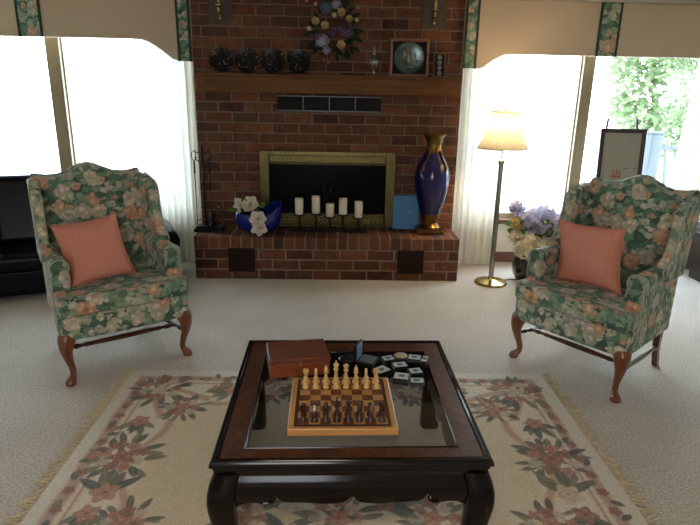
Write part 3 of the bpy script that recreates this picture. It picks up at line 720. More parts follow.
def tleg(sx, sy):
    m = MB(); rings = []
    for z, off, h in ((.392, -.003, .043), (.375, .001, .044), (.35, .010, .0455), (.32, .016, .0465), (.29, .018, .0465), (.26, .018, .045), (.22, .015, .042), (.17, .010, .039), (.12, .004, .036), (.08, .004, .036), (.05, .008, .040), (.03, .012, .045), (.0155, .014, .044)):
        cx, cy = sx * (.402 + off), sy * (.411 + off); ring = []
        for k in range(16):
            a = 2 * PI * k / 16; e = 3.2; c, s_ = math.cos(a), math.sin(a)
            ring.append((cx + h * math.copysign(abs(c) ** (2 / e), c), cy + h * math.copysign(abs(s_) ** (2 / e), s_), z))
        rings.append(ring)
    return m.loft(rings)
for sx in (-1, 1):
    for sy in (-1, 1): obj('leg', tleg(sx, sy), M['black_lacquer'], t, angle=60)

# ------------------------------------------------------------------ chess
BXc, BYc, BR = .021, 1.836, R(1.2)
TZ = .4470
bt = .030; sq = .0385
t = thing('chess_board', 'light maple chess board with dark inlay line on the coffee table', 'chess board', (BXc, BYc, TZ), BR)
obj('board_frame', MB().box(-.187, .187, -.180, .180, 0, bt - .002), M['maple'], t, bevel=.004)
f = MB(); g0 = 4 * sq; f.box(-g0 - .012, g0 + .012, -g0 - .012, -g0, bt - .0022, bt - .0006); f.box(-g0 - .012, g0 + .012, g0, g0 + .012, bt - .0022, bt - .0006); f.box(-g0 - .012, -g0, -g0, g0, bt - .0022, bt - .0006); f.box(g0, g0 + .012, -g0, g0, bt - .0022, bt - .0006)
obj('inlay_line', f, M['board_line'], t, smooth=False)
for par, nm, mt in ((0, 'dark_squares', M['sq_dark']), (1, 'light_squares', M['sq_light'])):
    f = MB()
    for i in range(8):
        for j in range(8):
            if (i + j) % 2 == par: f.box(-g0 + i * sq, -g0 + (i + 1) * sq, -g0 + j * sq, -g0 + (j + 1) * sq, bt - .0021, bt)
    obj(nm, f, mt, t, smooth=False)
base = lambda r: [(r, 0), (r, .003), (r * .96, .006), (r * .8, .008), (r * .84, .011), (r * .62, .014)]
PROF = {
 'pawn': base(.0122) + [(.0052, .022), (.0046, .029), (.0075, .0305), (.0075, .032), (.0045, .033), (.0072, .037), (.0082, .041), (.0070, .0455), (.003, .048), (0.0003, .0485)],
 'rook': base(.0145) + [(.0072, .022), (.0066, .036), (.0085, .040), (.0108, .041), (.0112, .052), (.0080, .052), (.0078, .048), (.0003, .048)],
 'bishop': base(.0140) + [(.0062, .024), (.0048, .040), (.0092, .0425), (.0092, .0445), (.005, .046), (.0078, .051), (.0082, .056), (.0058, .064), (.0025, .068), (.0034, .070), (.0028, .0725), (.0003, .0735)],
 'queen': base(.0150) + [(.0068, .026), (.005, .048), (.0098, .051), (.0098, .0535), (.0056, .055), (.0072, .062), (.0108, .072), (.0088, .072), (.006, .0735), (.0038, .076), (.0042, .0785), (.0003, .081)],
 'king': base(.0155) + [(.0070, .028), (.0052, .052), (.0102, .055), (.0102, .058), (.006, .0595), (.0078, .066), (.0108, .077), (.0094, .0785), (.004, .082), (.0003, .0825)],
}
def knight_mb(face):
    m = MB().lathe(base(.0142) + [(.0085, .018), (.008, .022)], seg=16)
    prof = [(-.0085, .020), (-.0095, .030), (-.0075, .040), (-.0045, .050), (-.001, .0565), (.0008, .0605), (.003, .0565), (.0075, .0535), (.0135, .047), (.0150, .0435), (.0125, .0405), (.0070, .0425), (.0035, .041), (.0055, .034), (.0085, .027), (.0085, .020)]
    ctr = Vector((0, 0, .04)); rings = []
    for y, k in ((-.0052, .72), (-.0038, 1.), (.0038, 1.), (.0052, .72)):
        rings.append([((p * k + .0 * (1 - k)), y, .04 + (q - .04) * k) for p, q in prof])
    m.loft(rings, T=Matrix.Rotation(face, 4, 'Z')); return m
def piece_mb(kind, face=PI / 2):
    if kind == 'knight': return knight_mb(face)
    m = MB().lathe(PROF[kind], seg=18)
    if kind == 'king': m.box(-.0012, .0012, -.0012, .0012, .081, .0935); m.box(-.0038, .0038, -.0012, .0012, .0865, .0892)
    if kind == 'queen':
        for k in range(8): m.ball((.0098 * math.cos(k * PI / 4), .0098 * math.sin(k * PI / 4), .0725), .0019, seg=6, rings=4)
    if kind == 'rook':
        for k in range(5): a = k * 2 * PI / 5; m.box(.0072, .0112, -.003, .003, .051, .0555, Matrix.Rotation(a, 4, 'Z'))
    return m
ORDER = ['rook', 'knight', 'bishop', 'king', 'queen', 'bishop', 'knight', 'rook']
SIDE = ['leftmost', 'left', 'left', '', '', 'right', 'right', 'rightmost']
cr, sr = math.cos(BR), math.sin(BR)
def board_pt(i, j):
    x, y = (i - 3.5) * sq, (j - 3.5) * sq
    return (BXc + cr * x - sr * y, BYc + sr * x + cr * y, TZ + bt)
for tone, mt, jb, jp, face in (('light', M['boxwood'], 7, 6, -PI / 2), ('dark', M['rosewood'], 0, 1, PI / 2)):
    first = {}
    row = 'far' if tone == 'light' else 'near'
    for i, kd in enumerate(ORDER):
        names = {'king': 'king', 'queen': 'queen'}
        who = kd if kd in names else SIDE[i] + ' ' + kd
        for kind, j in ((kd, jb), ('pawn', jp)):
            if kind not in first:
                o = obj('chess_' + kind, piece_mb(kind, face), mt, angle=50); first[kind] = o
            else:
                o = first[kind].copy(); COL.objects.link(o)
            o.location = board_pt(i, j); o.rotation_euler = (0, 0, BR)
            if kind == 'pawn': lb = '%s wooden chess pawn standing in front of the %s %s' % (tone, tone, who)
            else: lb = '%s wooden chess %s in the %s back row of the board' % (tone, who, row)
            tag(o, lb, 'chess piece', tone + ' chess pieces on the board')

# wooden box
t = thing('wooden_box', 'reddish brown hinged wooden box on the coffee table behind the chess board', 'box', (-.163, 2.163, TZ - .003), R(11))
obj('box_body', MB().box(-.122, .122, -.088, .088, 0, .058), M['mahog'], t, bevel=.003)
lid = obj('box_lid', MB().box(-.124, .124, -.090, .090, .0595, .082), M['mahog_lid'], t, bevel=.003)
c = MB().box(-.008, .008, -.0925, -.0885, .050, .070); c.ball((0, -.093, .058), .004, seg=8, rings=5)
obj('clasp', c, M['brass'], t)

# little black display cases
def small_case(label, x, y, rz, w=.062, d=.052, h=.020, style='plate', first=None):
    t = thing('jewelry_case', label, 'small case', (x, y, TZ - .004 if abs(x - TX) < .34 and abs(y - TY) < .345 else TZ - .0045), R(rz), 'small black cases on the coffee table')
    obj('case_base', MB().box(-w / 2, w / 2, -d / 2, d / 2, 0, h * .55), M['case_black'], t, bevel=.003)
    l = obj('case_lid', MB().box(-w / 2, w / 2, -d / 2, d / 2, h * .6, h), M['case_black'], t, bevel=.003)
    if style == 'disc': obj('lid_disc', MB().lathe([(w * .46, h), (w * .46, h + .003), (w * .42, h + .004), (.0005, h + .004)], seg=24), M['case_tan'], l)
    else:
        obj('lid_plate', MB().box(-w * .42, w * .42, -d * .40, d * .40, h - .0005, h + .0012), M['case_white'], l, smooth=False)
        e = MB()
        for k in range(6):
            a = k * PI / 3; e.ball((.010 * math.cos(a), .008 * math.sin(a), h + .0014), .0055, (1, .8, .25), 8, 4)
        e.ball((0, 0, h + .0016), .006, (1, 1, .3), 8, 4); e.box(-.014, .014, -.0015, .0015, h + .001, h + .0022)
        obj('lid_emblem', e, M['case_mark'], l)
    return t
small_case('small black case with silver lid, nearest the right end of the chess board', .186, 2.105, 38, .066, .058, .022)
small_case('small dark case with grey lid at the back, left of the tan disc', .222, 2.218, 20, .052, .046, .018)
small_case('small case with round tan disc lid at the back of the group', .281, 2.246, 0, .06, .05, .016, 'disc')
small_case('small black case with pale green lid in the middle, below the tan disc', .268, 2.158, 12, .062, .048, .018)
small_case('small black case with white lid, back right corner of the group', .338, 2.228, -12, .058, .05, .019)
small_case('small black case with large silver lid, front middle of the group', .262, 2.042, -14, .066, .06, .026)
small_case('small black case with silver lid, front right of the group', .322, 2.024, -4, .058, .045, .017)
small_case('small dark case with bright lid behind the front right case', .326, 2.100, 14, .054, .05, .020)
small_case('small black case standing highest at the far right of the group', .377, 2.190, 70, .06, .026, .03)
t = thing('open_jewelry_case', 'open black case with its pale blue lid standing up, left of the other cases', 'small case', (.135, 2.205, TZ - .0035), R(-22), 'small black cases on the coffee table')
obj('case_base', MB().box(-.036, .036, -.04, .04, 0, .018), M['case_black'], t, bevel=.003)
obj('case_cushion', MB().box(-.03, .03, -.034, .034, .0175, .0205), M['case_mark'], t, bevel=.002)
tl = MB().box(-.052, -.040, -.04, .04, .012, .088); l = obj('case_lid', tl, M['case_black'], t, rot=(0, 0, 0), bevel=.003)
obj('lid_lining', MB().box(-.041, -.0385, -.033, .033, .02, .082), M['case_blue'], l, smooth=False)
tag(obj('black_pouch', MB().ball((0, 0, .009), .05, (1.1, .72, .19), 20, 10), M['case_black'], loc=(.062, 2.235, TZ - .0038), rot=(0, 0, .3)), 'flat black pouch lying between the wooden box and the open case', 'pouch')

# ------------------------------------------------------------------ sofa
SO = Vector((-1.285, 4.475, 0)); SA = R(23)
t = thing('leather_sofa', 'long black leather sofa under the left window', 'sofa', SO, SA)   # local: x runs back along -x, y to the back
SL = 2.2; dp = .66
L_ = M['leather']
obj('sofa_base', MB().box(-SL, -.02, .03, dp - .04, .05, .24), L_, t, bevel=.02, seg=3)
def cush(x0, x1, y0, y1, z0, z1, b=.05):
    return MB().box(x0, x1, y0, y1, z0, z1)
for k in range(3):
    x1 = -.20 - k * .57; x0 = x1 - .56
    obj('seat_cushion', cush(x0, x1, -.02, dp - .24, .235, .375), L_, t, bevel=.05, seg=4)
    m = MB(); T = Matrix.Translation((0, dp - .27, .36)) @ Matrix.Rotation(R(-13), 4, 'X'); m.box(x0, x1, -.07, .14, 0, .545, T)
    obj('back_cushion', m, L_, t, bevel=.06, seg=4)
m = MB(); m.box(-SL, -.18, dp - .12, dp, .05, .78); obj('sofa_back', m, L_, t, bevel=.04, seg=3)
for x0 in (-.19, -SL - .01):
    m = MB(); rings = []
    for y in (0, .03, dp - .12, dp - .09):
        ins = .02 if y in (0, dp - .09) else 0
        ring = [(x0 + .01, .06), (x0 + .19, .06), (x0 + .19, .34)] + [(x0 + .10 + (.10 - ins) * math.cos(a), .375 + (.085 - ins) * math.sin(a)) for a in [R(-10 + 200 * i / 10) for i in range(11)]] + [(x0 + .01, .34)]
        rings.append([(p, y, q) for p, q in ring])
    obj('arm', m.loft(rings), L_, t, bevel=.015, angle=50)
for x in (-.1, -SL + .05):
    for y in (.1, dp - .12): obj('foot', MB().lathe([(.022, 0), (.026, .055)], (x, y, 0), 12), M['iron'], t)

# dark cabinet at right
t = thing('low_cabinet', 'dark wooden low cabinet by the right wall behind the floral chair', 'cabinet', (3.44, 4.28, 0), 0)
obj('carcass', MB().box(-.25, .29, -.60, .64, .07, .50), M['dark_cabinet'], t, bevel=.006)
obj('cabinet_top', MB().box(-.27, .30, -.62, .66, .50, .535), M['dark_cabinet'], t, bevel=.008)
obj('plinth', MB().box(-.22, .29, -.57, .61, 0, .07), M['dark_cabinet'], t)
for k in range(2):
    y0 = -.585 + k * .605
    d = obj('door', MB().box(-.266, -.25, y0, y0 + .595, .09, .485), M['dark_cabinet'], t, bevel=.004)
    fr = MB(); fr.box(-.272, -.265, y0 + .06, y0 + .535, .14, .44); obj('panel', fr, M['dark_cabinet'], d, bevel=.004)
    obj('knob', MB().ball((-.282, y0 + (.56 if k == 0 else .035), .30), .012, seg=10, rings=6), M['brass_dark'], d)

# ------------------------------------------------------------------ floor lamp
t = thing('floor_lamp', 'lit brass floor lamp with a cream pleated bell shade', 'floor lamp', (1.325, 4.63, 0))
obj('base', MB().lathe([(.139, 0), (.139, .012), (.132, .02), (.06, .028), (.03, .04), (.024, .06)], seg=40), M['brass_bright'], t)
obj('pole', MB().lathe([(.0205, .04), (.0205, 1.02), (.026, 1.025), (.026, 1.05), (.012, 1.06), (.006, 1.065), (.006, 1.22), (.014, 1.225), (.014, 1.27)], seg=20), M['pole'], t)
s = MB()
def shade(u, v):
    a = 2 * PI * u; r = .202 - .094 * (v ** .72); r *= 1 + .006 * math.cos(24 * a); return (r * math.cos(a), r * math.sin(a), 1.15 + .285 * v)
s.grid(shade, 144, 14); sh = obj('lamp_shade', s, M['shade'], t, doubles=True, angle=120)
tr = MB()
for z, r in ((1.15, .203), (1.435, .109)): tr.tube([(r * math.cos(2 * PI * k / 48), r * math.sin(2 * PI * k / 48), z) for k in range(49)], .004, 6)
obj('shade_trim', tr, M['shade_trim'], sh)
sp = MB()
for k in range(3): a = k * 2 * PI / 3; sp.tube([(0, 0, 1.40), (.106 * math.cos(a), .106 * math.sin(a), 1.432)], .0025, 6)
sp.lathe([(.008, 1.395), (.008, 1.41), (.005, 1.44), (.009, 1.455), (.0005, 1.47)], seg=12); sp.tube([(.0, .0, 1.27), (.045, 0, 1.30), (.045, 0, 1.37), (0, 0, 1.40)], .002, 6)
obj('harp', sp, M['brass_bright'], t)
obj('bulb', MB().ball((0, 0, 1.32), .032, (1, 1, 1.25), 16, 10), M['bulb'], t)
cd = [(.10, .03, .012), (.2, .10, .006), (.33, .05, .006), (.47, -.02, .006), (.62, -.08, .006), (.80, -.04, .006)]
pts = []
for k in range(len(cd) - 1):
    for j in range(6): pts.append(Vector(cd[k]).lerp(Vector(cd[k + 1]), smooth01(j / 6) * .4 + j / 6 * .6))
obj('power_cord', MB().tube(pts, .0045, 6), M['cord'], t)

# ------------------------------------------------------------------ flowers
def floret_head(c, r, n, size, rnd, squash=.85):
    m = MB(); c = Vector(c)
    for k in range(n):
        z = 1 - 2 * (k + .5) / n; a = k * 2.39996 + rnd.uniform(-.2, .2)
        d = Vector((math.sqrt(1 - z * z) * math.cos(a), math.sqrt(1 - z * z) * math.sin(a), z)); p = c + Vector((d.x * r, d.y * r, d.z * r * squash)) * rnd.uniform(.88, 1.06)
        t1 = d.orthogonal().normalized(); t2 = d.cross(t1); ph = rnd.uniform(0, 1.5)
        for q in range(4):
            e = t1 * math.cos(ph + q * PI / 2) + t2 * math.sin(ph + q * PI / 2); m.petal(p, e + d * .25, d, size, size * .95, .25, 2)
    m.ball(c, r * .86, (1, 1, squash), 10, 7)
    return m
def rose_mb(c, r, d, rnd, layers=((1, 6, .55), (.78, 5, .85), (.5, 4, 1.15))):
    m = MB(); d = Vector(d).normalized(); t1 = d.orthogonal().normalized(); t2 = d.cross(t1); c = Vector(c)
    for s_, n, up in layers:
        ph = rnd.uniform(0, 6)
        for k in range(n):
            a = ph + 2 * PI * k / n; e = t1 * math.cos(a) + t2 * math.sin(a)
            m.petal(c - d * r * .3, e * math.cos(up) + d * math.sin(up), d * math.cos(up) - e * math.sin(up), r * 1.15 * s_, r * 1.1 * s_, .45)
    m.ball(c - d * r * .05, r * .3, seg=8, rings=5); return m
def leaves(pts, L, W, rnd, cup=.2):
    m = MB()
    for c, d in pts:
        d = Vector(d); n = Vector((rnd.uniform(-.4, .4), -1, rnd.uniform(.0, .9))); m.petal(c, d, n, L * rnd.uniform(.75, 1.2), W * rnd.uniform(.8, 1.2), cup)
    return m
rnd = random.Random(11)
# black pot + hydrangeas by the right window
PX, PY = 1.665, 4.72
t = thing('floor_vase', 'black glazed round vase on the carpet between lamp and right chair', 'vase', (PX, PY, 0))
obj('body', MB().lathe([(.075, 0), (.095, .01), (.125, .07), (.138, .14), (.13, .20), (.108, .25), (.088, .275), (.094, .30), (.086, .30), (.080, .275), (.1, .24)], seg=32, caps=False), M['black_vase'], t)
obj('foot', MB().lathe([(.08, 0), (.084, .008), (.07, .014)], seg=32), M['black_vase'], t)
t = thing('hydrangea_bouquet', 'bouquet of lilac and cream silk hydrangeas in the black floor vase', 'flowers', (PX, PY, .25))
heads = [((-.03, -.02, .30), .10, 'petal_lilac'), ((.10, .03, .33), .085, 'petal_lilac'), ((.185, -.02, .27), .08, 'petal_lilac'), ((-.15, .0, .40), .058, 'petal_lilac'), ((.06, -.08, .24), .07, 'petal_lilac'),
         ((-.06, -.13, .09), .105, 'petal_cream'), ((.07, -.12, .06), .085, 'petal_cream'), ((.13, -.11, .10), .09, 'petal_white'), ((.19, -.06, .12), .08, 'petal_white'), ((-.13, -.03, .27), .06, 'petal_yellow'), ((-.15, -.05, .16), .05, 'petal_cream')]
st = MB()
for c, r, mt in heads:
    obj('bloom', floret_head(c, r * 1.1, 46, r * .37, rnd), M[mt], t, angle=180)
    st.tube([(rnd.uniform(-.03, .03), rnd.uniform(-.03, .03), -.18), (c[0] * .35, c[1] * .35, .04 if c[2] > .2 else .0), (c[0], c[1] * .8 + .02, c[2])], .004, 6)
obj('stems', st, M['stem'], t)
lp = []
for k in range(60):
    a = rnd.uniform(0, 2 * PI); r = rnd.uniform(.05, .17); lp.append(((r * math.cos(a), r * .6 * math.sin(a) - .03, rnd.uniform(.12, .30)), (math.cos(a), math.sin(a) - .3, rnd.uniform(-.2, .8))))
obj('foliage', leaves(lp, .085, .04, rnd), M['leafg'], t, angle=180)

# blue bowl with magnolias on the hearth
HT = .376
BWX, BWY = -.70, 4.855
t = thing('blue_bowl', 'large cobalt blue glazed bowl with swooping rim on the left of the hearth', 'bowl', (BWX, BWY, HT))
m = MB(); seg = 48
outp = [(.09, 0), (.13, .012), (.175, .05), (.20, .10), (.205, .15), (.195, .19)]; inp = [(.186, .188), (.194, .15), (.188, .10), (.163, .055), (.12, .024), (.0005, .02)]
rings = []
for r, z in outp + inp:
    ring = []
    for k in range(seg):
        a = 2 * PI * k / seg; lift = (z / .19) ** 2 * (.085 * max(0, math.cos(a - R(20))) ** 2 - .01 + .012 * math.cos(2 * a)); sw = 1 + .10 * (z / .19) ** 2 * max(0, math.cos(a - R(20)))
        ring.append((r * sw * math.cos(a), r * .92 * math.sin(a) * (1 if z < .1 else 1), z + lift))
    rings.append(ring)
obj('body', m.loft(rings), M['cobalt'], t, angle=70)
obj('rim', MB().tube([((p[0] + q[0]) / 2, (p[1] + q[1]) / 2, (p[2] + q[2]) / 2 + .003) for p, q in zip(rings[5] + rings[5][:1], rings[6] + rings[6][:1])], .006, 8), M['cobalt_dark'], t)
t = thing('magnolia_spray', 'spray of three white silk magnolias spilling over the front of the blue bowl', 'flowers', (BWX, BWY, HT))
for (c, r, d) in (((-.125, -.10, .245), .062, (-.5, -1, .35)), ((-.045, -.12, .262), .070, (.1, -1, .5)), ((.035, -.238, .165), .068, (.15, -1, .25)), ((.045, -.234, .09), .058, (.1, -1, -.1))):
    mm = MB(); d = Vector(d).normalized(); t1 = d.orthogonal().normalized(); t2 = d.cross(t1); cv = Vector(c)
    for s_, n, up in ((1.15, 6, .25), (.8, 4, .8)):
        ph = rnd.uniform(0, 6)
        for k in range(n):
            a = ph + 2 * PI * k / n + rnd.uniform(-.25, .25); e = t1 * math.cos(a) + t2 * math.sin(a); up_ = up + rnd.uniform(-.2, .2); mm.petal(cv, e * math.cos(up) + d * math.sin(up), d * math.cos(up) - e * math.sin(up), r * s_ * rnd.uniform(.95, 1.25), r * .95 * s_, rnd.uniform(.15, .5))
    b = obj('magnolia_bloom', mm, M['petal_white'], t, angle=180)
    obj('stamen', MB().ball(cv + d * r * .22, r * .16, seg=8, rings=6), M['stamen'], b)
obj('foliage', leaves([((-.15, -.13, .215), (-1, -.7, .15)), ((-.09, -.15, .22), (-.3, -1, .0)), ((0., -.17, .215), (.6, -.8, .2)), ((.03, -.14, .25), (1, -.5, .5)), ((-.08, -.12, .25), (-.2, -.2, 1))], .10, .045, rnd), M['leafg'], t, angle=180)
obj('stems', MB().tube([(.05, .02, .03), (.0, -.06, .17), (-.04, -.10, .24)], .004, 6).tube([(.05, .02, .03), (.02, -.10, .222), (.035, -.205, .218), (.04, -.225, .12)], .004, 6).tube([(.04, .02, .03), (-.06, -.05, .18), (-.12, -.08, .23)], .004, 6), M['stem'], t)

# candle holder + candles
CY = 4.90
t = thing('candle_holder', 'black iron five-cup candle holder in front of the fireplace doors', 'candle holder', (-.075, CY, HT))
obj('base_bar', MB().box(-.33, .33, -.045, .045, 0, .014), M['iron'], t, bevel=.003)
cand = [(-.343, .152, .142, 'far left'), (-.197, .163, .152, 'second from the left'), (-.073, .136, .115, 'shortest, in the middle'), (.041, .158, .142, 'second from the right'), (.178, .132, .142, 'far right')]
for x, z, h, w in cand:
    px = x + .075
    obj('stem', MB().lathe([(.012, .014), (.009, .022), (.0085, z - .012), (.012, z - .008)], (px, 0, 0), 12), M['iron'], t)
    obj('cup', MB().lathe([(.012, z - .010), (.045, z - .010), (.052, z), (.047, z + .001), (.0005, z - .003)], (px, 0, 0), 24), M['iron'], t)
    c = thing('pillar_candle', '%s ivory pillar candle, %s of the five on the iron holder' % ('short' if h < .12 else 'tall', w) if h >= .12 else 'shortest ivory pillar candle, in the middle of the iron holder', 'candle', (x, CY, HT + z), 0, 'pillar candles on the iron holder')
    obj('wax', MB().lathe([(.035, 0), (.0362, .004), (.0362, h - .006), (.033, h), (.02, h - .004), (.0005, h - .006)], seg=24), M['candle'], c)
    obj('wick', MB().tube([(0, 0, h - .008), (.001, 0, h + .004), (.004, 0, h + .010)], .0014, 6), M['wick'], c)

# blue board leaning on the brick, vase
t = thing('blue_folder', 'flat sky blue folder leaning on the brick beside the cobalt vase', 'folder', (.612, 5.018, HT + .002), 0, rot=(R(-9), 0, R(-2)))
obj('cover', MB().box(-.118, .118, 0, .012, 0, .305), M['blue_board'], t, bevel=.003)
e = MB(); e.ball((.03, -.001, .16), .016, (1, .2, .55), 10, 6); e.box(.008, .052, -.002, .001, .157, .162)
obj('printed_emblem', e, M['blue_print'], t)
VX, VY = .81, 4.905
t = thing('porcelain_vase', 'tall cobalt blue porcelain vase with gilt neck on a square gold foot', 'vase', (VX, VY, HT))
b = MB(); b.box(-.116, .116, -.105, .105, .012, .036); b.box(-.106, .106, -.097, .097, .036, .05)
for sx in (-1, 1):
    for sy in (-1, 1): b.ball((sx * .098, sy * .088, .012), .02, (1, 1, .6), 10, 6)
obj('square_foot', b, M['gold'], t, bevel=.005)
obj('gilt_base', MB().lathe([(.092, .05), (.094, .06), (.080, .075), (.068, .095), (.074, .125), (.088, .155), (.0905, .18)], seg=40), M['gold'], t)
obj('body', MB().lathe([(.0895, .178), (.10, .21), (.118, .28), (.136, .36), (.147, .43), (.150, .49), (.146, .54), (.132, .59), (.11, .64), (.088, .68), (.074, .705)], seg=48), M['cobalt_dark'], t)
obj('gilt_neck', MB().lathe([(.076, .70), (.066, .73), (.062, .76), (.066, .79), (.076, .82), (.088, .842), (.098, .852), (.099, .860), (.092, .862), (.07, .83), (.055, .79), (.05, .72)], seg=40, caps=False), M['gold'], t)
g = MB()
for sx in (-1, 1):
    for a in (0, 1): 
        an = -PI / 2 + sx * .65
        g.tube([(.068 * math.cos(an), .068 * math.sin(an), .72), (.085 * math.cos(an), .085 * math.sin(an), .69), (.112 * math.cos(an), .112 * math.sin(an), .645), (.134 * math.cos(an + sx * .15), .134 * math.sin(an + sx * .15), .60), (.143 * math.cos(an + sx * .1), .143 * math.sin(an + sx * .1), .565), (.146 * math.cos(an), .146 * math.sin(an), .55)], [.014, .013, .011, .010, .009, .004], 8)
obj('gilt_drapery', g, M['gold'], t)

# fire tools
FX, FY = -1.145, 4.86
t = thing('fire_tool_stand', 'black wrought iron fire tool stand at the left end of the hearth', 'tool stand', (FX, FY, HT))
b = MB(); b.box(-.10, .15, -.075, .075, 0, .03); b.box(-.085, .13, -.06, .06, .03, .05)
obj('base', b, M['iron'], t, bevel=.006)
obj('post', MB().lathe([(.02, .05), (.012, .07), (.009, .09), (.009, .40), (.014, .41), (.009, .42), (.009, .70), (.016, .705), (.006, .72), (.010, .735), (.0005, .75)], (-.01, 0, 0), 12), M['iron'], t)
hk = MB()
for sx in (-1, 1):
    hk.tube([(-.01, 0, .60), (-.01 + sx * .035, -.01, .605), (-.01 + sx * .055, -.012, .62), (-.01 + sx * .06, -.012, .64)], .005, 6)
    hk.tube([(-.01, 0, .67), (-.01 + sx * .03, .0, .68), (-.01 + sx * .055, .0, .67), (-.01 + sx * .06, 0, .70)], .005, 6)
obj('hook', hk, M['iron'], t)
def tool(label, x, kind):
    tt = thing('fire_' + kind, label, 'fire tool', (FX + x, FY - .04, HT + .055), 0, 'fire tools on the iron stand')
    obj('handle', MB().lathe([(.004, .10), (.0045, .45), (.008, .455), (.008, .55), (.004, .56), (.0005, .562)], seg=10), M['iron'], tt)
    obj('grip', MB().tube([(0, 0, .555), (.016, 0, .575), (.018, 0, .62), (0, 0, .64), (-.018, 0, .62), (-.016, 0, .575), (0, 0, .555)], .0035, 6), M['iron'], tt)
    m = MB()
    if kind == 'poker': m.tube([(0, 0, .12), (0, 0, .02), (0, 0, 0)], [.004, .005, .002], 8); m.tube([(0, 0, .05), (.02, 0, .045), (.03, 0, .06)], [.004, .004, .002], 6)
    elif kind == 'shovel': m.grid(lambda u, v: ((u - .5) * .07 * (1 - .2 * v), .012 * (1 - (2 * u - 1) ** 2), .13 - .13 * v), 8, 8)
    else: m.lathe([(.010, .11), (.018, .10), (.022, .05), (.028, 0), (.02, 0)], seg=12)
    obj('tool_head', m, M['iron'], tt)
tool('iron poker hanging on the left of the fire tool stand', -.072, 'poker')
tool('iron hearth brush hanging on the right of the fire tool stand', .052, 'brush')
t = thing('log_tongs', 'short dark brass tongs standing upright on the right of the tool stand base', 'tongs', (FX + .105, FY + .02, HT + .057))
obj('arm', MB().tube([(-.02, 0, 0), (-.026, 0, .06), (-.008, 0, .11), (.0, 0, .15)], .005, 8), M['brass_dark'], t)
obj('arm', MB().tube([(.03, 0, 0), (.034, 0, .06), (.012, 0, .11), (.0, 0, .15)], .005, 8), M['brass_dark'], t)
obj('rivet', MB().ball((0, 0, .15), .009, seg=8, rings=6), M['brass'], t)

# ------------------------------------------------------------------ on the mantel
MZ = 1.696
def plate_mat(seed, style):
    m = Mat('painted_black_porcelain'); m.set(Roughness=.3); m.bsdf.inputs['Specular IOR Level'].default_value = .25
    mp = m.coords(loc=(seed * 3.7, seed, seed * 2.1)); v = m.n('ShaderNodeTexVoronoi', i_Scale=58. if style else 44., i_Randomness=1.); m.l(mp, 0, v, 'Vector')
    c = m.ramp([(0, rgb(160, 142, 96)), (.35, rgb(120, 108, 80)), (.6, rgb(176, 172, 152)), (.8, rgb(90, 100, 80))], 'CONSTANT'); sc = m.n('ShaderNodeSeparateColor'); m.l(v, 'Color', sc, 0); m.l(sc, 0, c, 0)
    k = m.ramp([(.22, (1, 1, 1, 1)), (.36, (0, 0, 0, 1))]); m.l(v, 'Distance', k, 0)
    nz = m.n('ShaderNodeTexNoise', i_Scale=22.); m.l(mp, 0, nz, 'Vector'); g = m.ramp([(.43, (0, 0, 0, 1)), (.53, (1, 1, 1, 1))]); m.l(nz, 0, g, 0)
    kk = m.math('MULTIPLY', (k, 0), (g, 0)); x = m.mix((kk, 0), rgb(10, 11, 12), (c, 0)); m.l(x, 2, m.bsdf, 'Base Color')
    return m.m
def plate(label, x, seed, style):
    rn = random.Random(seed); r = .101
    t = thing('display_plate', label, 'plate', (x, 5.005, MZ + .004), 0, 'dark plates on the mantel', rot=(R(-12), 0, 0))
    T = Matrix.Translation((0, 0, r)) @ Matrix.Rotation(PI / 2, 4, 'X')
    obj('dish', MB().lathe([(.0005, -.004), (.06, -.004), (r, .008), (r, .011), (.064, .001), (.058, .0005), (.0005, .0005)], seg=40, T=T), plate_mat(seed, style), t)
    s = MB(); s.tube([(-.03, .014, .007), (-.03, .05, .0145), (-.025, .03, .10)], .003, 6); s.tube([(.03, .014, .007), (.03, .05, .0145), (.025, .03, .10)], .003, 6)
    obj('wire_stand', s, M['iron'], t)
plate('black and gold floral plate, first from the left end of the mantel', -.992, 1, 0)
plate('black and gold floral plate, second from the left end of the mantel', -.779, 2, 0)
plate('black and gold floral plate with pale spot, third from the left on the mantel', -.564, 3, 0)
plate('black plate with speckled pale flowers, fourth and nearest the wreath', -.350, 4, 1)
t = thing('oil_lamp', 'small clear glass oil lamp on the mantel left of the framed plate', 'oil lamp', (.279, 4.975, MZ))
obj('foot', MB().lathe([(.034, 0), (.034, .004), (.012, .02), (.009, .045), (.014, .055)], seg=24), M['crystal'], t)
obj('font', MB().lathe([(.012, .055), (.036, .075), (.046, .10), (.040, .125), (.016, .14), (.013, .148)], seg=24), M['crystal'], t)
obj('burner', MB().lathe([(.014, .148), (.016, .152), (.016, .165), (.006, .17)], seg=16), M['brass_dark'], t)
obj('chimney', MB().lathe([(.013, .165), (.018, .19), (.012, .215), (.009, .242), (.008, .242)], seg=20, caps=False), M['crystal'], t)
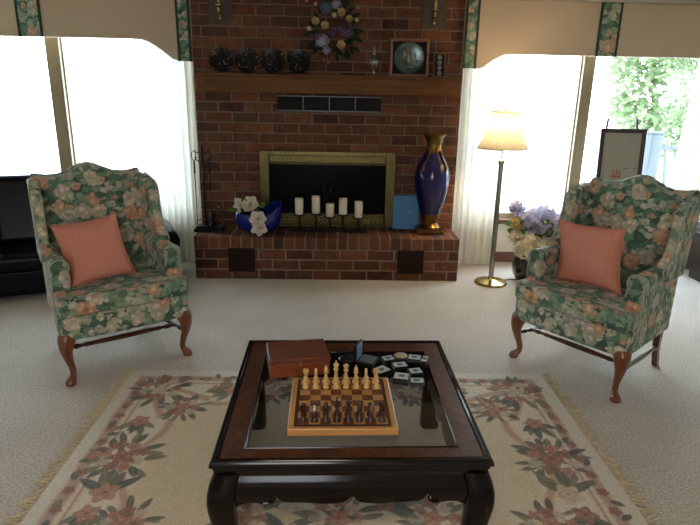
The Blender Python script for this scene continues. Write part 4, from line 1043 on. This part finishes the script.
# shadow box with plate
t = thing('shadow_box', 'square wooden shadow box frame holding a round pewter plate on the mantel', 'framed plate', (.577, 5.02, MZ), 0)
w, h = .163, .300
f = MB(); f.box(-w, w, -.03, .03, 0, .022); f.box(-w, w, -.03, .03, h - .022, h); f.box(-w, -w + .022, -.03, .03, .022, h - .022); f.box(w - .022, w, -.03, .03, .022, h - .022)
obj('wooden_frame', f, M['walnut'], t, bevel=.004)
obj('black_backing', MB().box(-w + .02, w - .02, .018, .028, .02, h - .02), M['black_mat'], t, smooth=False)
T = Matrix.Translation((0, .012, .15)) @ Matrix.Rotation(PI / 2, 4, 'X')
pl = obj('round_plate', MB().lathe([(.0005, -.004), (.08, -.004), (.126, .010), (.126, .014), (.085, .002), (.0005, .002)], seg=48, T=T), M['pewter'], t)
g = MB()
for (x, z, r, s) in ((0, .0, .03, (.7, 1.6, .3)), (.02, -.07, .022, (1.3, .5, .3)), (-.04, .03, .02, (.6, 1.3, .3)), (.05, .02, .018, (.5, 1.2, .3)), (-.06, -.03, .018, (1.3, .5, .3)), (.0, .055, .016, (1, .9, .4)), (.06, -.02, .016, (1.4, .4, .3))): g.ball((x, z, .004), r, s, 10, 6, T)
obj('relief_figure', g, M['pewter_light'], pl)
t = thing('small_frame', 'narrow dark frame of four pale miniatures at the right end of the mantel', 'picture frame', (.838, 5.02, MZ), 0, rot=(R(-6), 0, 0))
f = MB(); w, h = .052, .200; f.box(-w, w, 0, .02, 0, .010); f.box(-w, w, 0, .02, h - .010, h); f.box(-w, -w + .010, 0, .02, .01, h - .01); f.box(w - .010, w, 0, .02, .01, h - .01)
obj('wooden_frame', f, M['walnut'], t, bevel=.002)
obj('black_backing', MB().box(-w + .008, w - .008, .008, .016, .008, h - .008), M['black_mat'], t, smooth=False)
T = Matrix.Rotation(PI / 2, 4, 'X')
for k in range(4): obj('miniature', MB().lathe([(.020, 0), (.019, .003), (.0005, .004)], seg=20, T=Matrix.Translation((0, .008, .036 + k * .043)) @ T), M['photo_grey'], t)

# wreath
WX, WZ = -.064, 2.062; px = .0089
t = thing('floral_wreath', 'floral wreath of cream roses and lilac blooms on the brick above the mantel', 'wreath', (WX, BY - .03, WZ))
m = MB()
for q in range(5): m.tube([((.145 + .012 * math.sin(5 * a + q)) * math.cos(a), .005 + .012 * math.cos(4 * a + q * 1.3), (.165 + .012 * math.cos(6 * a + 2 * q)) * math.sin(a)) for a in [2 * PI * k / 48 for k in range(49)]], .005, 5)
obj('twig_ring', m, M['bark'], t)
def wp(x, y, d=-.04): return ((x - 333) * px, d, -(y - 29) * px)
for x, y, r, mt in ((317, 23.5, .040, 'petal_yellow'), (325.7, 27, .040, 'petal_yellow'), (340.7, 15.7, .042, 'petal_yellow'), (348, 20.7, .034, 'petal_yellow'), (340.7, 43.5, .043, 'petal_yellow'), (334, 18, .024, 'petal_cream'), (311, 30, .024, 'petal_cream'), (355, 21.5, .022, 'petal_yellow'), (317, 9, .018, 'petal_cream'), (356, 11, .018, 'petal_yellow'), (309, 6, .016, 'petal_yellow')):
    obj('rose', rose_mb(wp(x, y, -.06), r * 1.15, (0, -1, .15), rnd), M[mt], t, angle=180)
for x, y, r, mt in ((323, 40, .055, 'petal_lilac'), (347, 32, .052, 'petal_mauve'), (327, 11, .05, 'petal_blue'), (319, 37, .04, 'petal_mauve'), (336, 8, .036, 'petal_lilac'), (333, 33, .035, 'petal_mauve'), (341, 29, .04, 'petal_mauve'), (327, 48, .035, 'petal_lilac')):
    obj('bloom', floret_head(wp(x, y, -.03), r, 34, r * .36, rnd), M[mt], t, angle=180)
lp = []
for k in range(46):
    a = rnd.uniform(0, 2 * PI); q = rnd.uniform(.11, .20); lp.append(((q * math.cos(a), rnd.uniform(-.04, .0), q * 1.1 * math.sin(a)), (math.cos(a + rnd.uniform(-.8, .8)), -.3, math.sin(a + rnd.uniform(-.8, .8)))))
obj('foliage', leaves(lp, .075, .036, rnd), M['leafd'], t, angle=180)
obj('seed_sprig', MB().tube([wp(327, 48, -.03), wp(328, 54, -.045), wp(329, 58, -.04)], .003, 5).ball(wp(329, 58.5, -.04), .009, seg=8, rings=5).ball(wp(325, 56, -.04), .007, seg=8, rings=5).ball(wp(332, 55, -.04), .006, seg=8, rings=5), M['stamen'], t)

# sconces
def sconce(label, x, first=None):
    t = thing('wall_sconce', label, 'sconce', (x, BY, 2.085), 0, 'brass wall sconces')
    obj('back_plate', MB().prism([(-.10, 0), (.10, 0), (.10, .225), (.06, .24), (-.06, .24), (-.10, .225)], 'y', -.018, -.001), M['sconce_plate'], t, bevel=.005)
    obj('arm', MB().tube([(0, -.018, .10), (0, -.05, .075), (0, -.075, .085), (0, -.08, .12)], [.008, .008, .008, .010], 10), M['brass_bright'], t)
    obj('cup', MB().lathe([(.010, .12), (.026, .13), (.028, .14), (.012, .142)], (0, -.08, 0), 20), M['brass_bright'], t)
    obj('tube', MB().lathe([(.011, .14), (.011, .205), (.0005, .206)], (0, -.08, 0), 14), M['brass'], t)
    obj('finial', MB().lathe([(.0005, .0), (.012, .012), (.016, .025), (.008, .038), (.014, .05), (.006, .065), (.006, .11)], (.0, -.035, .022), 16), M['brass_bright'], t)
    return t
s1 = sconce('brass wall sconce high on the brick at left, above the dark plates', -.995)
dup(s1, (.775, BY, 2.085), (0, 0, 0), 'brass wall sconce high on the brick at right, above the shadow box')

# ------------------------------------------------------------------ easel with print
EX, EY = 2.43, 4.92
t = thing('easel', 'slim dark wooden floor easel in front of the right window', 'easel', (EX, EY, 0))
obj('post', MB().tube([(-.24, -.06, 0), (-.125, .045, 1.39)], .011, 8), M['easel'], t)
obj('post', MB().tube([(.24, -.06, 0), (.125, .045, 1.39)], .011, 8), M['easel'], t)
obj('rear_leg', MB().tube([(0, .30, 0), (0, .055, 1.2)], .011, 8), M['easel'], t)
obj('ledge', MB().box(-.24, .24, -.055, .012, .655, .675), M['easel'], t, bevel=.003)
obj('crossbar', MB().box(-.15, .15, .03, .05, 1.17, 1.19), M['easel'], t)
lt = R(-4.3)
t = thing('framed_print', 'dark framed pale print with a small red sketch resting on the easel', 'picture', (EX + .005, EY - .038, .678), 0, rot=(lt, 0, 0))
w, h, b = .198, .63, .036
f = MB(); f.box(-w, w, -.012, .012, 0, b); f.box(-w, w, -.012, .012, h - b, h); f.box(-w, -w + b, -.012, .012, b, h - b); f.box(w - b, w, -.012, .012, b, h - b)
obj('wooden_frame', f, M['easel'], t, bevel=.003)
p = obj('print', MB().box(-w + b - .004, w - b + .004, -.002, .006, b - .004, h - b + .004), M['paper'], t, smooth=False)
f = MB()
def flat(poly): f.add([(x, -.0035, z) for x, z in poly], [tuple(range(len(poly)))])
flat([(-.075, .235), (.02, .235), (.012, .215), (-.065, .215)])
for x, z0, z1 in ((-.058, .237, .29), (-.03, .237, .315), (-.002, .237, .29)):
    flat([(x, z0), (x + .003, z0), (x + .003, z1), (x, z1)]); flat([(x + .004, z0 + .006), (x + .022, z0 + .006), (x + .005, z1 - .008)])
obj('ship_drawing', f, M['ink_red'], p, smooth=False)
f = MB()
for x0, x1 in ((.045, .075), (.08, .09), (.115, .135)): flat([(x0, .29), (x1, .29), (x1, .298), (x0, .298)])
for k in range(14):
    x = -.13 + k * .017; flat([(x, .15), (x + .012, .15), (x + .008, .165 + .02 * abs(math.sin(k * 2.1))), (x + .002, .165 + .012 * abs(math.sin(k * 1.3)))])
obj('grey_drawing', f, M['ink_grey'], p, smooth=False)

# ------------------------------------------------------------------ outside
tag(obj('ground', MB().box(-40, 40, YB + WT, 60, -.5, -.35), M['ground'], smooth=False), 'pale bright ground outside the windows', 'ground', kind='structure')
t = thing('deck_railing', 'blue grey deck railing outside the right window', 'railing', (4.13, 7.5, -.35))
obj('post', MB().box(-.075, .075, -.075, .075, 0, 1.47), M['deck_blue'], t, bevel=.01)
obj('post_cap', MB().box(-.09, .09, -.09, .09, 1.47, 1.50), M['deck_blue'], t, bevel=.01)
obj('top_rail', MB().box(.075, 2.4, -.045, .045, 1.27, 1.32), M['deck_blue'], t, bevel=.006)
obj('bottom_rail', MB().box(.075, 2.4, -.03, .03, .38, .43), M['deck_blue'], t, bevel=.006)
for k in range(16):
    x = .16 + k * .14; obj('baluster', MB().tube([(x, 0, .42), (x + .02, -.02, .6), (x + .04, -.05, .8), (x + .02, -.03, 1.05), (x, 0, 1.28)], .022, 6), M['deck_green'], t)
rt = random.Random(5)
t = thing('leafy_tree', 'pale green leafy tree beyond the deck at right', 'tree', (6.6, 10.6, -.35))
obj('trunk', MB().tube([(0, 0, 0), (.05, 0, .9), (-.03, .05, 1.8), (.1, 0, 3.4)], [.14, .11, .09, .04], 10), M['bark'], t)
m = MB()
for k in range(11000):
    while True:
        p = Vector((rt.uniform(-1, 1), rt.uniform(-1, 1), rt.uniform(-1, 1)))
        if .25 < p.length < 1: break
    c = Vector((p.x * 1.75, p.y * 1.3, 2.45 + p.z * 1.75))
    lump = math.sin(c.x * 4.1) + math.sin(c.y * 4.7 + 1) + math.sin(c.z * 4.3 + 2)
    if lump < -.35: continue
    d = Vector((rt.uniform(-1, 1), rt.uniform(-1, 1), rt.uniform(-.8, .4))).normalized(); m.petal(c, d, (rt.uniform(-1, 1), rt.uniform(-1, 1), 1), .15, .095, .1, 2)
fo = obj('foliage', m, M['foliage'], t, angle=180); fo['kind'] = 'stuff'

# ------------------------------------------------------------------ light
w = bpy.data.worlds.new('overcast'); SC.world = w; w.use_nodes = True
nt = w.node_tree; bg = nt.nodes['Background']
tc = nt.nodes.new('ShaderNodeTexCoord'); sx = nt.nodes.new('ShaderNodeSeparateXYZ'); rp = nt.nodes.new('ShaderNodeValToRGB')
nt.links.new(tc.outputs['Generated'], sx.inputs[0]); nt.links.new(sx.outputs[2], rp.inputs[0]); nt.links.new(rp.outputs[0], bg.inputs[0])
rp.color_ramp.elements[0].position = 0; rp.color_ramp.elements[0].color = (.77, .91, 1, 1); rp.color_ramp.elements[1].position = .8; rp.color_ramp.elements[1].color = (.66, .82, 1, 1)
bg.inputs[1].default_value = 11.
def area(name, loc, rot, sx_, sy_, energy, color):
    l = bpy.data.lights.new(name, 'AREA'); l.shape = 'RECTANGLE'; l.size = sx_; l.size_y = sy_; l.energy = energy; l.color = color
    o = bpy.data.objects.new(name, l); COL.objects.link(o); o.location = loc; o.rotation_euler = rot; return o
area('ceiling_lamp_light', (-.15, -.3, ZC - .05), (0, 0, 0), .6, .6, 16, (1, .84, .66))
area('rear_window_light', (-.33, YF + .05, 1.35), (R(90), 0, 0), .85, 1.6, 26, (.92, .95, 1))

# ------------------------------------------------------------------ camera
F_PX = 566.; pit, yaw, rol = R(16.6), R(1.3), R(1.1)
fwd = Vector((math.sin(yaw) * math.cos(pit), math.cos(yaw) * math.cos(pit), -math.sin(pit)))
r0 = Vector((math.cos(yaw), -math.sin(yaw), 0)); u0 = r0.cross(fwd)
rr = r0 * math.cos(rol) + u0 * math.sin(rol); uu = -r0 * math.sin(rol) + u0 * math.cos(rol)
cam = bpy.data.cameras.new('camera'); co = bpy.data.objects.new('camera', cam); COL.objects.link(co)
cam.sensor_width = 36; cam.lens = F_PX / 700 * 36; cam.clip_start = .05
m4 = Matrix((rr, uu, -fwd)).transposed().to_4x4(); m4.translation = (0, 0, 1.55); co.matrix_world = m4
SC.camera = co
SC.view_settings.view_transform = 'Standard'; SC.view_settings.look = 'None'; SC.view_settings.exposure = .72; SC.view_settings.gamma = 1.
try:
    SC.cycles.use_denoising = True; SC.cycles.max_bounces = 10; SC.cycles.transparent_max_bounces = 12; SC.cycles.sample_clamp_indirect = 8.
except Exception: pass
